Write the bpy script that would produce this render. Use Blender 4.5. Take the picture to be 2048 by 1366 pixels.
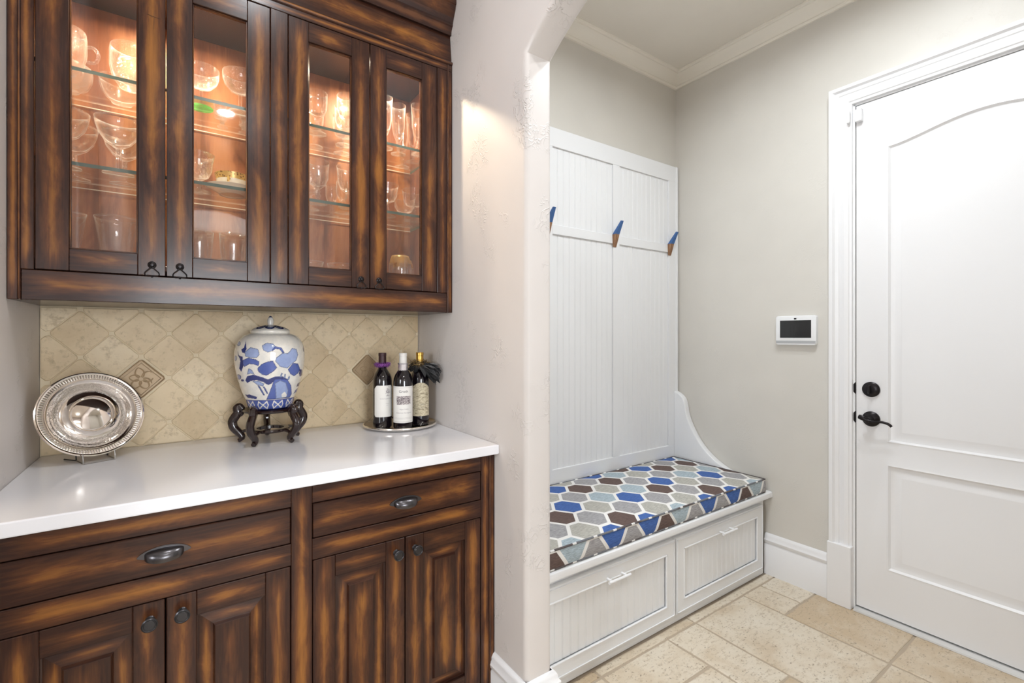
import bpy, bmesh, math, random
from mathutils import Vector, Matrix
R_ = math.radians
random.seed(7)
for o in list(bpy.data.objects): bpy.data.objects.remove(o)
S = bpy.context.scene
COL = S.collection

# ------------------------------------------------------------------ camera
cam_d = bpy.data.cameras.new('camera'); cam = bpy.data.objects.new('camera', cam_d); COL.objects.link(cam)
cam_d.sensor_fit = 'HORIZONTAL'; cam_d.sensor_width = 36.0
cam_d.lens = 944.87 / 2048 * 36.0
cam_d.shift_y = -(683 - 671.2) / 2048
cam_d.clip_start = 0.02; cam_d.clip_end = 100
cam.location = (0, 0, 1.33); cam.rotation_euler = (R_(90), 0, R_(-34.9))
S.camera = cam
# ------------------------------------------------------------------ world
W = bpy.data.worlds.new('world'); S.world = W; W.use_nodes = True
W.node_tree.nodes['Background'].inputs[0].default_value = (0.90, 0.95, 1.0, 1)
W.node_tree.nodes['Background'].inputs[1].default_value = 15.0
S.view_settings.view_transform = 'Standard'; S.view_settings.look = 'None'
S.view_settings.gamma = 1.0; S.view_settings.use_curve_mapping = False
S.view_settings.exposure = 0.36
try:
    S.cycles.transparent_max_bounces = 40
    S.cycles.max_bounces = 10
    S.cycles.diffuse_bounces = 6
    S.cycles.sample_clamp_indirect = 6.0
except Exception: pass

def disk_light(name, loc, size, watts, color=(1, 1, 1), spread=180, rot=(0, 0, 0), parent=None):
    d = bpy.data.lights.new(name, 'AREA'); d.shape = 'DISK'; d.size = size; d.energy = watts; d.color = color; d.spread = R_(spread)
    o = bpy.data.objects.new(name, d); COL.objects.link(o); o.location = loc; o.rotation_euler = rot
    if parent: o.parent = parent
    return o
# portal at the window of the room behind the hall
pd = bpy.data.lights.new('window_daylight', 'AREA'); pd.shape = 'RECTANGLE'; pd.size = 2.6; pd.size_y = 1.9
pd.cycles.is_portal = True
po = bpy.data.objects.new('window_daylight', pd); COL.objects.link(po); po.location = (0.3, -5.95, 1.55); po.rotation_euler = (R_(90), 0, 0)

pd2 = bpy.data.lights.new('added_window_daylight', 'AREA'); pd2.shape = 'RECTANGLE'; pd2.size = 0.76; pd2.size_y = 0.86  # portal for the unseen side-room window, added as fill from the left
pd2.cycles.is_portal = True
po2 = bpy.data.objects.new('added_window_daylight', pd2); COL.objects.link(po2); po2.location = (-1.64, 0.10, 1.55); po2.rotation_euler = (R_(90), 0, R_(-90))
# ------------------------------------------------------------------ dimensions (metres)
XL, XR, XR2 = -0.364, 0.895, 1.002      # niche side walls, far face of arch wall
YB = 2.04                               # niche back (tile face)
XD, YM = 2.69, 1.954                    # mudroom door wall and bench wall
ZH, ZM = 3.05, 3.04                     # ceilings
YU, YF = 1.703, 1.388                   # faces of upper and base cabinet
ZC = 0.955                              # counter top

# ------------------------------------------------------------------ materials
def new_mat(name):
    m = bpy.data.materials.new(name); m.use_nodes = True
    nt = m.node_tree; nt.nodes.clear()
    out = nt.nodes.new('ShaderNodeOutputMaterial')
    return m, nt, out
def nd(nt, typ, ins=None, **props):
    n = nt.nodes.new('ShaderNode' + typ)
    for k, v in props.items(): setattr(n, k, v)
    for k, v in (ins or {}).items():
        s = n.inputs[k]
        if hasattr(v, 'is_output') or isinstance(v, bpy.types.NodeSocket): nt.links.new(v, s)
        else:
            if isinstance(v, tuple) and len(v) == 3 and s.type == 'RGBA': v = (*v, 1)
            s.default_value = v
    return n
def mth(nt, op, a, b=0.0, c=None, clamp=False):
    n = nt.nodes.new('ShaderNodeMath'); n.operation = op; n.use_clamp = clamp
    for i, v in enumerate((a, b) if c is None else (a, b, c)):
        if isinstance(v, bpy.types.NodeSocket): nt.links.new(v, n.inputs[i])
        else: n.inputs[i].default_value = v
    return n.outputs[0]
def smooth(nt, v, a, b):
    n = nd(nt, 'MapRange', {0: v, 1: a, 2: b, 3: 0.0, 4: 1.0}, interpolation_type='SMOOTHSTEP'); return n.outputs[0]
def mixc(nt, f, a, b, blend='MIX'):
    n = nt.nodes.new('ShaderNodeMix'); n.data_type = 'RGBA'; n.blend_type = blend
    for i, v in ((0, f), (6, a), (7, b)):
        if isinstance(v, bpy.types.NodeSocket): nt.links.new(v, n.inputs[i])
        else: n.inputs[i].default_value = (*v, 1) if isinstance(v, tuple) and len(v) == 3 else v
    return n.outputs[2]
def ramp(nt, f, stops, mode='LINEAR'):
    n = nd(nt, 'ValToRGB', {0: f}); cr = n.color_ramp; cr.interpolation = mode
    while len(cr.elements) < len(stops): cr.elements.new(0.5)
    for e, (p, c) in zip(cr.elements, stops): e.position = p; e.color = (*c, 1)
    return n.outputs[0]
def noise(nt, vec, scale, detail=3, rough=0.5, dist=0.0):
    ins = {'Scale': scale, 'Detail': detail, 'Roughness': rough, 'Distortion': dist}
    if vec is not None: ins['Vector'] = vec
    return nd(nt, 'TexNoise', ins).outputs[0]
def objco(nt): return nd(nt, 'TexCoord').outputs['Object']
def mapping(nt, vec, scale=(1, 1, 1), loc=(0, 0, 0), rot=(0, 0, 0)):
    return nd(nt, 'Mapping', {'Vector': vec, 'Scale': scale, 'Location': loc, 'Rotation': rot}).outputs[0]
def bump(nt, h, strength=0.3, dist=0.01):
    return nd(nt, 'Bump', {'Height': h, 'Strength': strength, 'Distance': dist}).outputs[0]
def pbsdf(nt, out, **k):
    n = nd(nt, 'BsdfPrincipled', k); nt.links.new(n.outputs[0], out.inputs[0]); return n
def simple(name, col, rough=0.5, metal=0.0, coat=0.0, **k):
    m, nt, out = new_mat(name)
    ins = {'Base Color': col, 'Roughness': rough, 'Metallic': metal, 'Coat Weight': coat, 'Coat Roughness': 0.08}
    ins.update(k); pbsdf(nt, out, **ins); return m

M = {}
def plaster(name, col, bumpy=0.55, rough=0.45):
    m, nt, out = new_mat(name); co = nd(nt, 'NewGeometry').outputs['Position']
    n1 = noise(nt, co, 3.0, 4); n2 = noise(nt, mapping(nt, co, (9, 9, 9)), 2.2, 2, 0.5, 2.5)
    ridge = smooth(nt, mth(nt, 'ABSOLUTE', mth(nt, 'SUBTRACT', n2, 0.5)), 0.0, 0.05)
    patch = smooth(nt, noise(nt, co, 7.0, 2), 0.55, 0.66)
    h = mth(nt, 'ADD', mth(nt, 'MULTIPLY', n1, 0.25), mth(nt, 'MULTIPLY', mth(nt, 'SUBTRACT', 1.0, ridge), mth(nt, 'MULTIPLY', patch, 0.16)))
    c = mixc(nt, smooth(nt, n1, 0.3, 0.7), tuple(x * 0.96 for x in col), col)
    pbsdf(nt, out, **{'Base Color': c, 'Roughness': rough, 'Normal': bump(nt, h, bumpy, 0.02)}); return m
M['wall_hall'] = plaster('plaster_hall', (0.66, 0.62, 0.595))
M['wall_mud'] = plaster('plaster_mudroom', (0.66, 0.635, 0.585), 0.2)
M['ceiling'] = plaster('plaster_ceiling', (0.80, 0.76, 0.69), 0.15, 0.7)
M['crown'] = simple('crown_paint', (0.84, 0.80, 0.72), 0.4)
M['white'] = simple('white_trim_paint', (0.83, 0.83, 0.84), 0.32)
M['white2'] = simple('white_bench_paint', (0.82, 0.83, 0.845), 0.35)
M['grout'] = simple('floor_grout', (0.46, 0.38, 0.29), 0.9)
M['quartz'] = simple('white_quartz', (0.80, 0.805, 0.84), 0.14, coat=0.15)
M['black'] = simple('oil_rubbed_bronze', (0.018, 0.015, 0.016), 0.32, 0.6)
M['pewter'] = simple('dark_pewter', (0.10, 0.095, 0.10), 0.27, 0.9)
M['knob'] = simple('dark_knob_metal', (0.055, 0.053, 0.056), 0.33, 0.85)
M['lacquer'] = simple('dark_lacquer', (0.018, 0.007, 0.006), 0.18, coat=0.6)
M['cabinet_in'] = None
M['wire'] = simple('steel_wire', (0.35, 0.33, 0.31), 0.3, 1.0)
M['wire_dark'] = simple('black_wire', (0.02, 0.02, 0.02), 0.4)
M['porcelain'] = simple('porcelain', (0.80, 0.74, 0.66), 0.2, coat=0.4)
M['gap'] = simple('dark_weatherstrip', (0.02, 0.02, 0.02), 0.9)
M['chrome'] = simple('light_metal', (0.75, 0.74, 0.72), 0.25, 1.0)

def wood(name, dark, mid, amber, rough=0.27, lo=0.30, hi=0.95):
    m, nt, out = new_mat(name)
    A = nd(nt, 'UVMap', uv_map='A').outputs[0]; Mx = nd(nt, 'UVMap', uv_map='M').outputs[0]; L = nd(nt, 'UVMap', uv_map='L').outputs[0]
    a = nd(nt, 'SeparateXYZ', {0: A}); l = nd(nt, 'SeparateXYZ', {0: L})
    blot = noise(nt, mapping(nt, Mx, (13, 3.6, 1)), 1.0, 6, 0.62, 0.5)
    fine = noise(nt, mapping(nt, Mx, (160, 9, 1)), 1.0, 4, 0.65, 0.4)
    med = noise(nt, mapping(nt, Mx, (45, 4, 1)), 1.0, 3, 0.6, 1.0)
    u, v = a.outputs[0], a.outputs[1]
    e = mth(nt, 'MULTIPLY', mth(nt, 'MINIMUM', u, mth(nt, 'SUBTRACT', 1.0, u)), 2.0)
    d = mth(nt, 'MULTIPLY', mth(nt, 'MINIMUM', v, mth(nt, 'SUBTRACT', 1.0, v)), l.outputs[0])
    e2 = mth(nt, 'ADD', e, mth(nt, 'MULTIPLY', mth(nt, 'SUBTRACT', blot, 0.5), 2.4))
    d2 = mth(nt, 'ADD', d, mth(nt, 'MULTIPLY', mth(nt, 'SUBTRACT', med, 0.5), 0.12))
    am = mth(nt, 'MULTIPLY', smooth(nt, e2, lo, hi), smooth(nt, d2, -0.01, 0.07))
    am = mth(nt, 'ADD', mth(nt, 'MULTIPLY', am, 0.85), mth(nt, 'MULTIPLY', mth(nt, 'SUBTRACT', fine, 0.5), 0.55), clamp=True)
    c = ramp(nt, am, [(0.0, dark), (0.40, mid), (0.95, amber)])
    hz = mth(nt, 'MULTIPLY', mth(nt, 'ADD', fine, med), 0.5)
    pbsdf(nt, out, **{'Base Color': c, 'Roughness': rough, 'Coat Weight': 0.10, 'Coat Roughness': 0.12, 'Specular IOR Level': 0.30, 'Normal': bump(nt, hz, 0.04, 0.004)})
    return m
M['wood'] = wood('walnut_glazed_wood', (0.032, 0.0125, 0.008), (0.100, 0.036, 0.014), (0.30, 0.121, 0.026), 0.25, 0.05, 1.4)
M['wood_in'] = wood('cabinet_interior_wood', (0.16, 0.055, 0.022), (0.27, 0.10, 0.04), (0.38, 0.165, 0.068), 0.45, 0.0, 0.9)
M['wood_dark'] = wood('walnut_dark_wood', (0.03, 0.012, 0.008), (0.06, 0.022, 0.011), (0.12, 0.045, 0.016))

def thin_glass(name, tint, ior, base, edge, power, rough=0.02, gl=(1, 1, 1), bumpscale=0, haze=0.0, cap=0.28):
    """thin clear glass: see-through, sharp reflection by Fresnel, light scattered where the wall is seen edge-on"""
    m, nt, out = new_mat(name)
    tr = nd(nt, 'BsdfTransparent', {'Color': tint})
    gi = {'Color': gl, 'Roughness': rough}
    if bumpscale:
        vn = nd(nt, 'TexVoronoi', {'Vector': objco(nt), 'Scale': bumpscale}).outputs[0]
        gi['Normal'] = bump(nt, vn, 0.8, 0.004)
    g = nd(nt, 'BsdfGlossy', gi)
    fr = nd(nt, 'Fresnel', {'IOR': ior}).outputs[0]
    f = mth(nt, 'MINIMUM', mth(nt, 'MULTIPLY', fr, base), cap)
    sh = nd(nt, 'MixShader', {0: f, 1: tr.outputs[0], 2: g.outputs[0]}).outputs[0]
    if edge or haze:
        lw = nd(nt, 'LayerWeight', {'Blend': 0.5}).outputs['Facing']
        e = mth(nt, 'ADD', mth(nt, 'MULTIPLY', mth(nt, 'POWER', lw, power), edge), haze, clamp=True)
        if bumpscale:
            v2 = nd(nt, 'TexVoronoi', {'Vector': objco(nt), 'Scale': bumpscale * 0.8}).outputs[0]
            e = mth(nt, 'MULTIPLY', e, mth(nt, 'ADD', 0.45, mth(nt, 'MULTIPLY', smooth(nt, v2, 0.15, 0.55), 1.3)), clamp=True)
        sc = nd(nt, 'MixShader', {0: 0.5, 1: nd(nt, 'BsdfTranslucent', {'Color': gl}).outputs[0], 2: nd(nt, 'BsdfDiffuse', {'Color': gl}).outputs[0]}).outputs[0]
        sc = nd(nt, 'MixShader', {0: 0.35, 1: sc, 2: nd(nt, 'BsdfGlossy', {'Color': gl, 'Roughness': 0.25}).outputs[0]}).outputs[0]
        sh = nd(nt, 'MixShader', {0: e, 1: sh, 2: sc}).outputs[0]
    nt.links.new(sh, out.inputs[0]); return m
M['pane'] = thin_glass('door_glass', (0.97, 0.97, 0.97), 1.5, 2.3, 0.0, 2, cap=1.0)
M['shelf'] = thin_glass('shelf_glass', (0.965, 0.98, 0.97), 1.5, 0.45, 0.0, 4, cap=1.0)
M['shelf_back'] = simple('shelf_back_edge', (0.62, 0.56, 0.47), 0.2)
M['shelf_edge'] = simple('shelf_glass_edge', (0.075, 0.12, 0.10), 0.2)
M['glass'] = thin_glass('clear_glass', (0.985, 0.98, 0.975), 1.45, 1.1, 0.75, 6.0, 0.03, haze=0.006)
M['crystal'] = thin_glass('cut_crystal', (0.97, 0.96, 0.94), 1.5, 1.6, 0.22, 4.0, 0.06, bumpscale=190, haze=0.02)
M['frosted'] = thin_glass('frosted_glass', (0.95, 0.93, 0.90), 1.45, 1.0, 0.25, 2.5, 0.3, haze=0.08)
M['green_glass'] = thin_glass('green_glass', (0.45, 0.85, 0.45), 1.45, 1.0, 0.5, 3.0, 0.1, (0.5, 0.95, 0.5), haze=0.1)
M['gold_glass'] = thin_glass('gold_rim_glass', (0.88, 0.72, 0.36), 1.45, 1.0, 0.6, 2.0, 0.2, (0.95, 0.74, 0.36), haze=0.3)

def travertine(name, c1, c2, c3, pits=1.0):
    m, nt, out = new_mat(name)
    inf = nd(nt, 'ObjectInfo'); rnd = inf.outputs['Random']
    co = nd(nt, 'NewGeometry').outputs['Position']
    off = nd(nt, 'CombineXYZ', {0: mth(nt, 'MULTIPLY', rnd, 37.0), 1: mth(nt, 'MULTIPLY', rnd, 91.0), 2: mth(nt, 'MULTIPLY', rnd, 13.0)}).outputs[0]
    p = nd(nt, 'VectorMath', {0: co, 1: off}, operation='ADD').outputs[0]
    n1 = noise(nt, p, 5.0, 6, 0.6, 0.5); n2 = noise(nt, mapping(nt, p, (1, 2.2, 1)), 38.0, 5, 0.7)
    n3 = noise(nt, p, 130.0, 2, 0.5)
    t = mth(nt, 'ADD', mth(nt, 'MULTIPLY', n1, 0.75), mth(nt, 'MULTIPLY', mth(nt, 'SUBTRACT', rnd, 0.5), 0.28))
    c = ramp(nt, t, [(0.22, c2), (0.45, c1), (0.68, c3)])
    c = mixc(nt, mth(nt, 'MULTIPLY', smooth(nt, n2, 0.50, 0.72), 0.8), c, tuple(x * 0.82 for x in c2))
    pit = mth(nt, 'MULTIPLY', smooth(nt, n3, 0.60, 0.68), smooth(nt, n2, 0.42, 0.58))
    c = mixc(nt, mth(nt, 'MULTIPLY', pit, 0.75 * pits), c, tuple(x * 0.35 for x in c2))
    h = mth(nt, 'SUBTRACT', mth(nt, 'MULTIPLY', n2, 0.3), mth(nt, 'MULTIPLY', pit, 0.6))
    pbsdf(nt, out, **{'Base Color': c, 'Roughness': 0.5, 'Normal': bump(nt, h, 0.25, 0.004)}); return m
M['floor_tile'] = travertine('floor_travertine', (0.70, 0.62, 0.50), (0.56, 0.44, 0.30), (0.76, 0.70, 0.60))
M['wall_tile'] = travertine('backsplash_travertine', (0.75, 0.605, 0.395), (0.62, 0.475, 0.285), (0.81, 0.695, 0.50), 0.25)
M['wall_grout'] = simple('backsplash_grout', (0.75, 0.645, 0.465), 0.9)
M['deco'] = simple('bronze_relief_tile', (0.42, 0.30, 0.175), 0.42, 0.15)

def engraved_silver(name, r0, r1, ring0=None, ring1=None):
    m, nt, out = new_mat(name); co = objco(nt); s = nd(nt, 'SeparateXYZ', {0: co})
    r = mth(nt, 'SQRT', mth(nt, 'ADD', mth(nt, 'POWER', s.outputs[0], 2.0), mth(nt, 'POWER', s.outputs[1], 2.0)))
    band = mth(nt, 'MULTIPLY', smooth(nt, r, r0 - 0.004, r0 + 0.004), mth(nt, 'SUBTRACT', 1.0, smooth(nt, r, r1 - 0.004, r1 + 0.004)))
    v = noise(nt, mapping(nt, co, (190, 190, 190)), 1.0, 2, 0.5, 2.5)
    line = smooth(nt, mth(nt, 'ABSOLUTE', mth(nt, 'SUBTRACT', v, 0.5)), 0.0, 0.06)
    eng = mth(nt, 'MULTIPLY', band, mth(nt, 'SUBTRACT', 1.0, line))
    if ring0:
        ang = mth(nt, 'ARCTAN2', s.outputs[1], s.outputs[0])
        bd = mth(nt, 'MULTIPLY', smooth(nt, r, ring0 - 0.001, ring0 + 0.001), mth(nt, 'SUBTRACT', 1.0, smooth(nt, r, ring1 - 0.001, ring1 + 0.001)))
        bead = mth(nt, 'MULTIPLY', bd, smooth(nt, mth(nt, 'SINE', mth(nt, 'MULTIPLY', ang, 110.0)), -0.2, 0.9))
        eng = mth(nt, 'MAXIMUM', eng, bead)
    c = mixc(nt, mth(nt, 'MULTIPLY', eng, 0.75), (0.86, 0.80, 0.74), (0.30, 0.25, 0.22))
    pbsdf(nt, out, **{'Base Color': c, 'Metallic': 1.0, 'Roughness': mth(nt, 'ADD', 0.07, mth(nt, 'MULTIPLY', eng, 0.25)), 'Normal': bump(nt, eng, 0.5, 0.002)}); return m
M['silver'] = engraved_silver('engraved_silver', 0.074, 0.098, 0.112, 0.120)
M['silver_tray'] = simple('silver_tray_metal', (0.88, 0.83, 0.77), 0.17, 1.0)

# ------------------------------------------------------------------ mesh helpers
def finish(name, bm, mats, parent=None, smooth_sh=False, kind=None, loc=None):
    me = bpy.data.meshes.new(name); bm.to_mesh(me); bm.free()
    for m in (mats if isinstance(mats, (list, tuple)) else [mats]): me.materials.append(m)
    if smooth_sh:
        for p in me.polygons: p.use_smooth = True
        if smooth_sh != 'all':
            try: me.set_sharp_from_angle(angle=R_(40))
            except Exception: pass
    o = bpy.data.objects.new(name, me); COL.objects.link(o)
    if loc: o.location = loc
    if parent: o.parent = parent
    if kind: o['kind'] = kind
    return o
def empty(name, loc=(0, 0, 0), rz=0.0):
    o = bpy.data.objects.new(name, None); COL.objects.link(o); o.location = loc; o.rotation_euler = (0, 0, rz); o.empty_display_size = 0.05
    return o
def tag(o, label, cat, group=None):
    o['label'] = label; o['category'] = cat
    if group: o['group'] = group
    return o
def bx(bm, x0, x1, y0, y1, z0, z1, bev=0.0, seg=1):
    r = bmesh.ops.create_cube(bm, size=1.0, matrix=Matrix.Translation(((x0 + x1) / 2, (y0 + y1) / 2, (z0 + z1) / 2)) @ Matrix.Diagonal((x1 - x0, y1 - y0, z1 - z0, 1)))
    vs = r['verts']
    if bev > 0:
        es = list({e for v in vs for e in v.link_edges})
        b = bmesh.ops.bevel(bm, geom=es, offset=bev, segments=seg, profile=0.5, affect='EDGES'); 
        return list({f for v in b['verts'] for f in v.link_faces} | {f for f in b['faces']})
    return list({f for v in vs for f in v.link_faces})
def box_obj(name, x0, x1, y0, y1, z0, z1, mat, parent=None, bev=0.0, seg=1, kind=None):
    bm = bmesh.new(); bx(bm, x0, x1, y0, y1, z0, z1, bev, seg); return finish(name, bm, mat, parent, False, kind)
def prism(bm, pts, axis, a0, a1):
    """closed polygon pts (2D) extruded along axis ('x': pts=(y,z); 'y': pts=(x,z); 'z': pts=(x,y))"""
    def P(p, a):
        return (a, p[0], p[1]) if axis == 'x' else (p[0], a, p[1]) if axis == 'y' else (p[0], p[1], a)
    v0 = [bm.verts.new(P(p, a0)) for p in pts]; v1 = [bm.verts.new(P(p, a1)) for p in pts]
    n = len(pts); fs = []
    for i in range(n): fs.append(bm.faces.new((v0[i], v0[(i + 1) % n], v1[(i + 1) % n], v1[i])))
    fs.append(bm.faces.new(list(reversed(v0)))); fs.append(bm.faces.new(v1))
    bmesh.ops.recalc_face_normals(bm, faces=fs)
    return fs
def lathe(bm, prof, seg=32, c=(0, 0, 0), close=False, mat=0, squash=1.0):
    rings = []
    for r, z in prof:
        if r < 1e-6: rings.append([bm.verts.new((c[0], c[1], c[2] + z))])
        else: rings.append([bm.verts.new((c[0] + r * math.cos(2 * math.pi * i / seg), c[1] + r * squash * math.sin(2 * math.pi * i / seg), c[2] + z)) for i in range(seg)])
    fs = []
    for a, b in zip(rings, rings[1:]):
        for i in range(seg):
            j = (i + 1) % seg
            if len(a) == 1 and len(b) == 1: continue
            if len(a) == 1: f = bm.faces.new((a[0], b[j], b[i]))
            elif len(b) == 1: f = bm.faces.new((a[i], a[j], b[0]))
            else: f = bm.faces.new((a[i], a[j], b[j], b[i]))
            f.material_index = mat; fs.append(f)
    return fs
def tube(bm, pts, rad, seg=8, closed=False, caps=True, mat=0):
    pts = [Vector(p) for p in pts]; n = len(pts); rings = []
    rads = rad if isinstance(rad, (list, tuple)) else [rad] * n
    up = None
    for i, p in enumerate(pts):
        if closed: t = (pts[(i + 1) % n] - pts[i - 1])
        else: t = pts[min(i + 1, n - 1)] - pts[max(i - 1, 0)]
        t.normalize()
        if up is None:
            up = Vector((0, 0, 1)) if abs(t.z) < 0.9 else Vector((1, 0, 0))
        side = t.cross(up)
        if side.length < 1e-5: side = t.orthogonal()
        side.normalize(); up2 = side.cross(t).normalized(); up = up2
        rr = rads[i]; ra, rb = rr if isinstance(rr, tuple) else (rr, rr)
        rings.append([bm.verts.new(p + side * (ra * math.cos(2 * math.pi * k / seg)) + up2 * (rb * math.sin(2 * math.pi * k / seg))) for k in range(seg)])
    fs = []
    for i in range(n if closed else n - 1):
        a, b = rings[i], rings[(i + 1) % n]
        for k in range(seg):
            j = (k + 1) % seg; fs.append(bm.faces.new((a[k], a[j], b[j], b[k])))
    if caps and not closed:
        fs.append(bm.faces.new(list(reversed(rings[0])))); fs.append(bm.faces.new(rings[-1]))
    for f in fs: f.material_index = mat
    return fs
def catmull(pts, n=6):
    out = []; P = [Vector(p) for p in pts]
    for i in range(len(P) - 1):
        p0 = P[max(i - 1, 0)]; p1 = P[i]; p2 = P[i + 1]; p3 = P[min(i + 2, len(P) - 1)]
        for k in range(n):
            t = k / n
            out.append(0.5 * ((2 * p1) + (p2 - p0) * t + (2 * p0 - 5 * p1 + 4 * p2 - p3) * t * t + (3 * p1 - p0 - 3 * p2 + p3) * t ** 3))
    out.append(P[-1]); return out
# wood boards carry three uv layers: A = position across/along 0-1, M = metres (with random offset), L = length/width
def wood_uv(bm, faces, lo, hi, across, along):
    A = bm.loops.layers.uv.get('A') or bm.loops.layers.uv.new('A')
    Mu = bm.loops.layers.uv.get('M') or bm.loops.layers.uv.new('M')
    Lu = bm.loops.layers.uv.get('L') or bm.loops.layers.uv.new('L')
    ra, rb = random.uniform(0, 50), random.uniform(0, 50)
    wa, wl = hi[across] - lo[across], hi[along] - lo[along]
    third = 3 - across - along
    for f in faces:
        for l in f.loops:
            c = l.vert.co
            l[A].uv = ((c[across] - lo[across]) / wa, (c[along] - lo[along]) / wl)
            l[Mu].uv = (c[across] - lo[across] + 0.7 * c[third] + ra, c[along] - lo[along] + rb)
            l[Lu].uv = (wl, wa)
def board(bm, x0, x1, y0, y1, z0, z1, along, bev=0.0015):
    n0 = set(bm.faces); bx(bm, x0, x1, y0, y1, z0, z1, bev); fs = [f for f in bm.faces if f not in n0]
    al = 'xyz'.index(along)
    ac = {0: 2, 2: 0, 1: 0}[al]
    wood_uv(bm, fs, (x0, y0, z0), (x1, y1, z1), ac, al)
def board_obj(name, x0, x1, y0, y1, z0, z1, along, parent, mat='wood', bev=0.0015):
    bm = bmesh.new(); board(bm, x0, x1, y0, y1, z0, z1, along, bev); return finish(name, bm, M[mat], parent)
def copy_tree(o, parent=None):
    c = o.copy(); COL.objects.link(c); c.parent = parent
    for ch in o.children: copy_tree(ch, c)
    return c

# ================================================================== SETTING
def arch_pts(y0, y1, zs, rise, n=20):
    w = y1 - y0; r = (w * w / 4 + rise * rise) / (2 * rise); cy, cz = (y0 + y1) / 2, zs + rise - r
    a = math.asin(w / 2 / r); return [(cy + r * math.sin(a - 2 * a * i / n), cz + r * math.cos(a - 2 * a * i / n)) for i in range(n + 1)]   # from y1 to y0
def arch_wall(name, axis, c0, c1, s0, s1, o0, o1, zs, rise, ztop, mat, bevel=0.018):
    """wall from s0..s1 with an arched opening o0..o1, thickness c0..c1 along axis"""
    ap = arch_pts(o0, o1, zs, rise)
    pts = [(s1, 0), (s1, ztop), (s0, ztop), (s0, 0), (o0, 0)] + list(reversed(ap)) + [(o1, 0)]
    bm = bmesh.new(); prism(bm, pts, axis, c0, c1)
    ai = 'xyz'.index(axis); si = 1 if axis == 'x' else 0
    if bevel:
        es = []
        for e in bm.edges:
            a, b = e.verts
            if abs(a.co[ai] - b.co[ai]) < 1e-6:
                if all(o0 - 1e-4 <= v.co[si] <= o1 + 1e-4 and v.co.z < zs + rise + 1e-3 for v in (a, b)) and not (abs(a.co.z) < 1e-5 and abs(b.co.z) < 1e-5): es.append(e)
        bmesh.ops.bevel(bm, geom=es, offset=bevel, segments=4, profile=0.5, affect='EDGES')
    bmesh.ops.triangulate(bm, faces=[f for f in bm.faces if len(f.verts) > 4])
    o = finish(name, bm, mat, None, False, 'structure')
    for p in o.data.polygons: p.use_smooth = True
    o.data.set_sharp_from_angle(angle=R_(33)); return o
arch_wall('wall_right', 'x', XR, XR2, -2.0, 2.14, -0.06, 1.205, 2.232, 0.20, ZH, M['wall_hall'])
arch_wall('wall_left', 'x', XL - 0.107, XL, -2.0, 2.14, 0.0, 1.15, 2.232, 0.20, ZH, M['wall_hall'])
box_obj('wall_back', XL, XR, YB + 0.012, YB + 0.1, 0, ZH, M['wall_hall'], kind='structure')
arch_wall('wall_front', 'y', -2.1, -2.0, -2.6, 2.9, -0.28, 0.80, 2.30, 0.25, ZH, M['wall_hall'])
box_obj('ceiling', -2.6, XR2, -6.1, 2.14, ZH, ZH + 0.1, M['ceiling'], kind='structure')
box_obj('ceiling', XR2, XD + 0.12, -0.75, YM + 0.1, ZM, ZM + 0.1, M['ceiling'], kind='structure')
box_obj('ceiling', XR2, 2.9, -6.1, -2.1, ZH, ZH + 0.1, M['ceiling'], kind='structure')
box_obj('wall_mudroom_back', XR2, XD + 0.1, YM, YM + 0.1, 0, ZM, M['wall_mud'], kind='structure')
box_obj('wall_mudroom_front', XR2, XD + 0.1, -0.75, -0.65, 0, ZM, M['wall_mud'], kind='structure')
bm = bmesh.new()
D0, D1, DT = 0.008, 0.934, 2.452        # door opening
bx(bm, XD, XD + 0.1, D1, YM + 0.1, 0, ZM); bx(bm, XD, XD + 0.1, -0.75, D0, 0, ZM); bx(bm, XD, XD + 0.1, D0, D1, DT, ZM)
finish('wall_mudroom_right', bm, M['wall_mud'], kind='structure')
# side room beyond the left arch, its window added to light the arch wall; bright room with a window beyond the hall
bm = bmesh.new()
bx(bm, -1.75, -1.65, -0.8, -0.30, 0, ZH); bx(bm, -1.75, -1.65, 0.50, 2.14, 0, ZH); bx(bm, -1.75, -1.65, -0.30, 0.50, 0, 1.1); bx(bm, -1.75, -1.65, -0.30, 0.50, 2.0, ZH)
finish('wall_side_room', bm, M['wall_hall'], kind='structure')
bm = bmesh.new()
for y0, y1, z0, z1 in ((-0.30, -0.26, 1.1, 2.0), (0.46, 0.50, 1.1, 2.0), (0.09, 0.11, 1.14, 1.96), (-0.26, 0.46, 1.1, 1.14), (-0.26, 0.46, 1.96, 2.0)): bx(bm, -1.73, -1.67, y0, y1, z0, z1, 0.004)
finish('added_fill_window', bm, M['white'], kind='structure')  # frame of an unseen window, added to let in light from the left
box_obj('wall_side_room_back', -1.65, XL - 0.107, 2.04, 2.14, 0, ZH, M['wall_hall'], kind='structure')
box_obj('wall_side_room_front', -1.65, XL - 0.107, -0.8, -0.7, 0, ZH, M['wall_hall'], kind='structure')
box_obj('wall_far_left', -2.6, -2.5, -6.1, -2.1, 0, ZH, M['wall_hall'], kind='structure')
box_obj('wall_far_right', 2.8, 2.9, -6.1, -2.1, 0, ZH, M['wall_hall'], kind='structure')
bm = bmesh.new()
bx(bm, -2.5, -1.0, -6.1, -6.0, 0, ZH); bx(bm, 1.6, 2.8, -6.1, -6.0, 0, ZH); bx(bm, -1.0, 1.6, -6.1, -6.0, 0, 0.6); bx(bm, -1.0, 1.6, -6.1, -6.0, 2.5, ZH)
finish('wall_far', bm, M['wall_hall'], kind='structure')
bm = bmesh.new()
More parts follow.
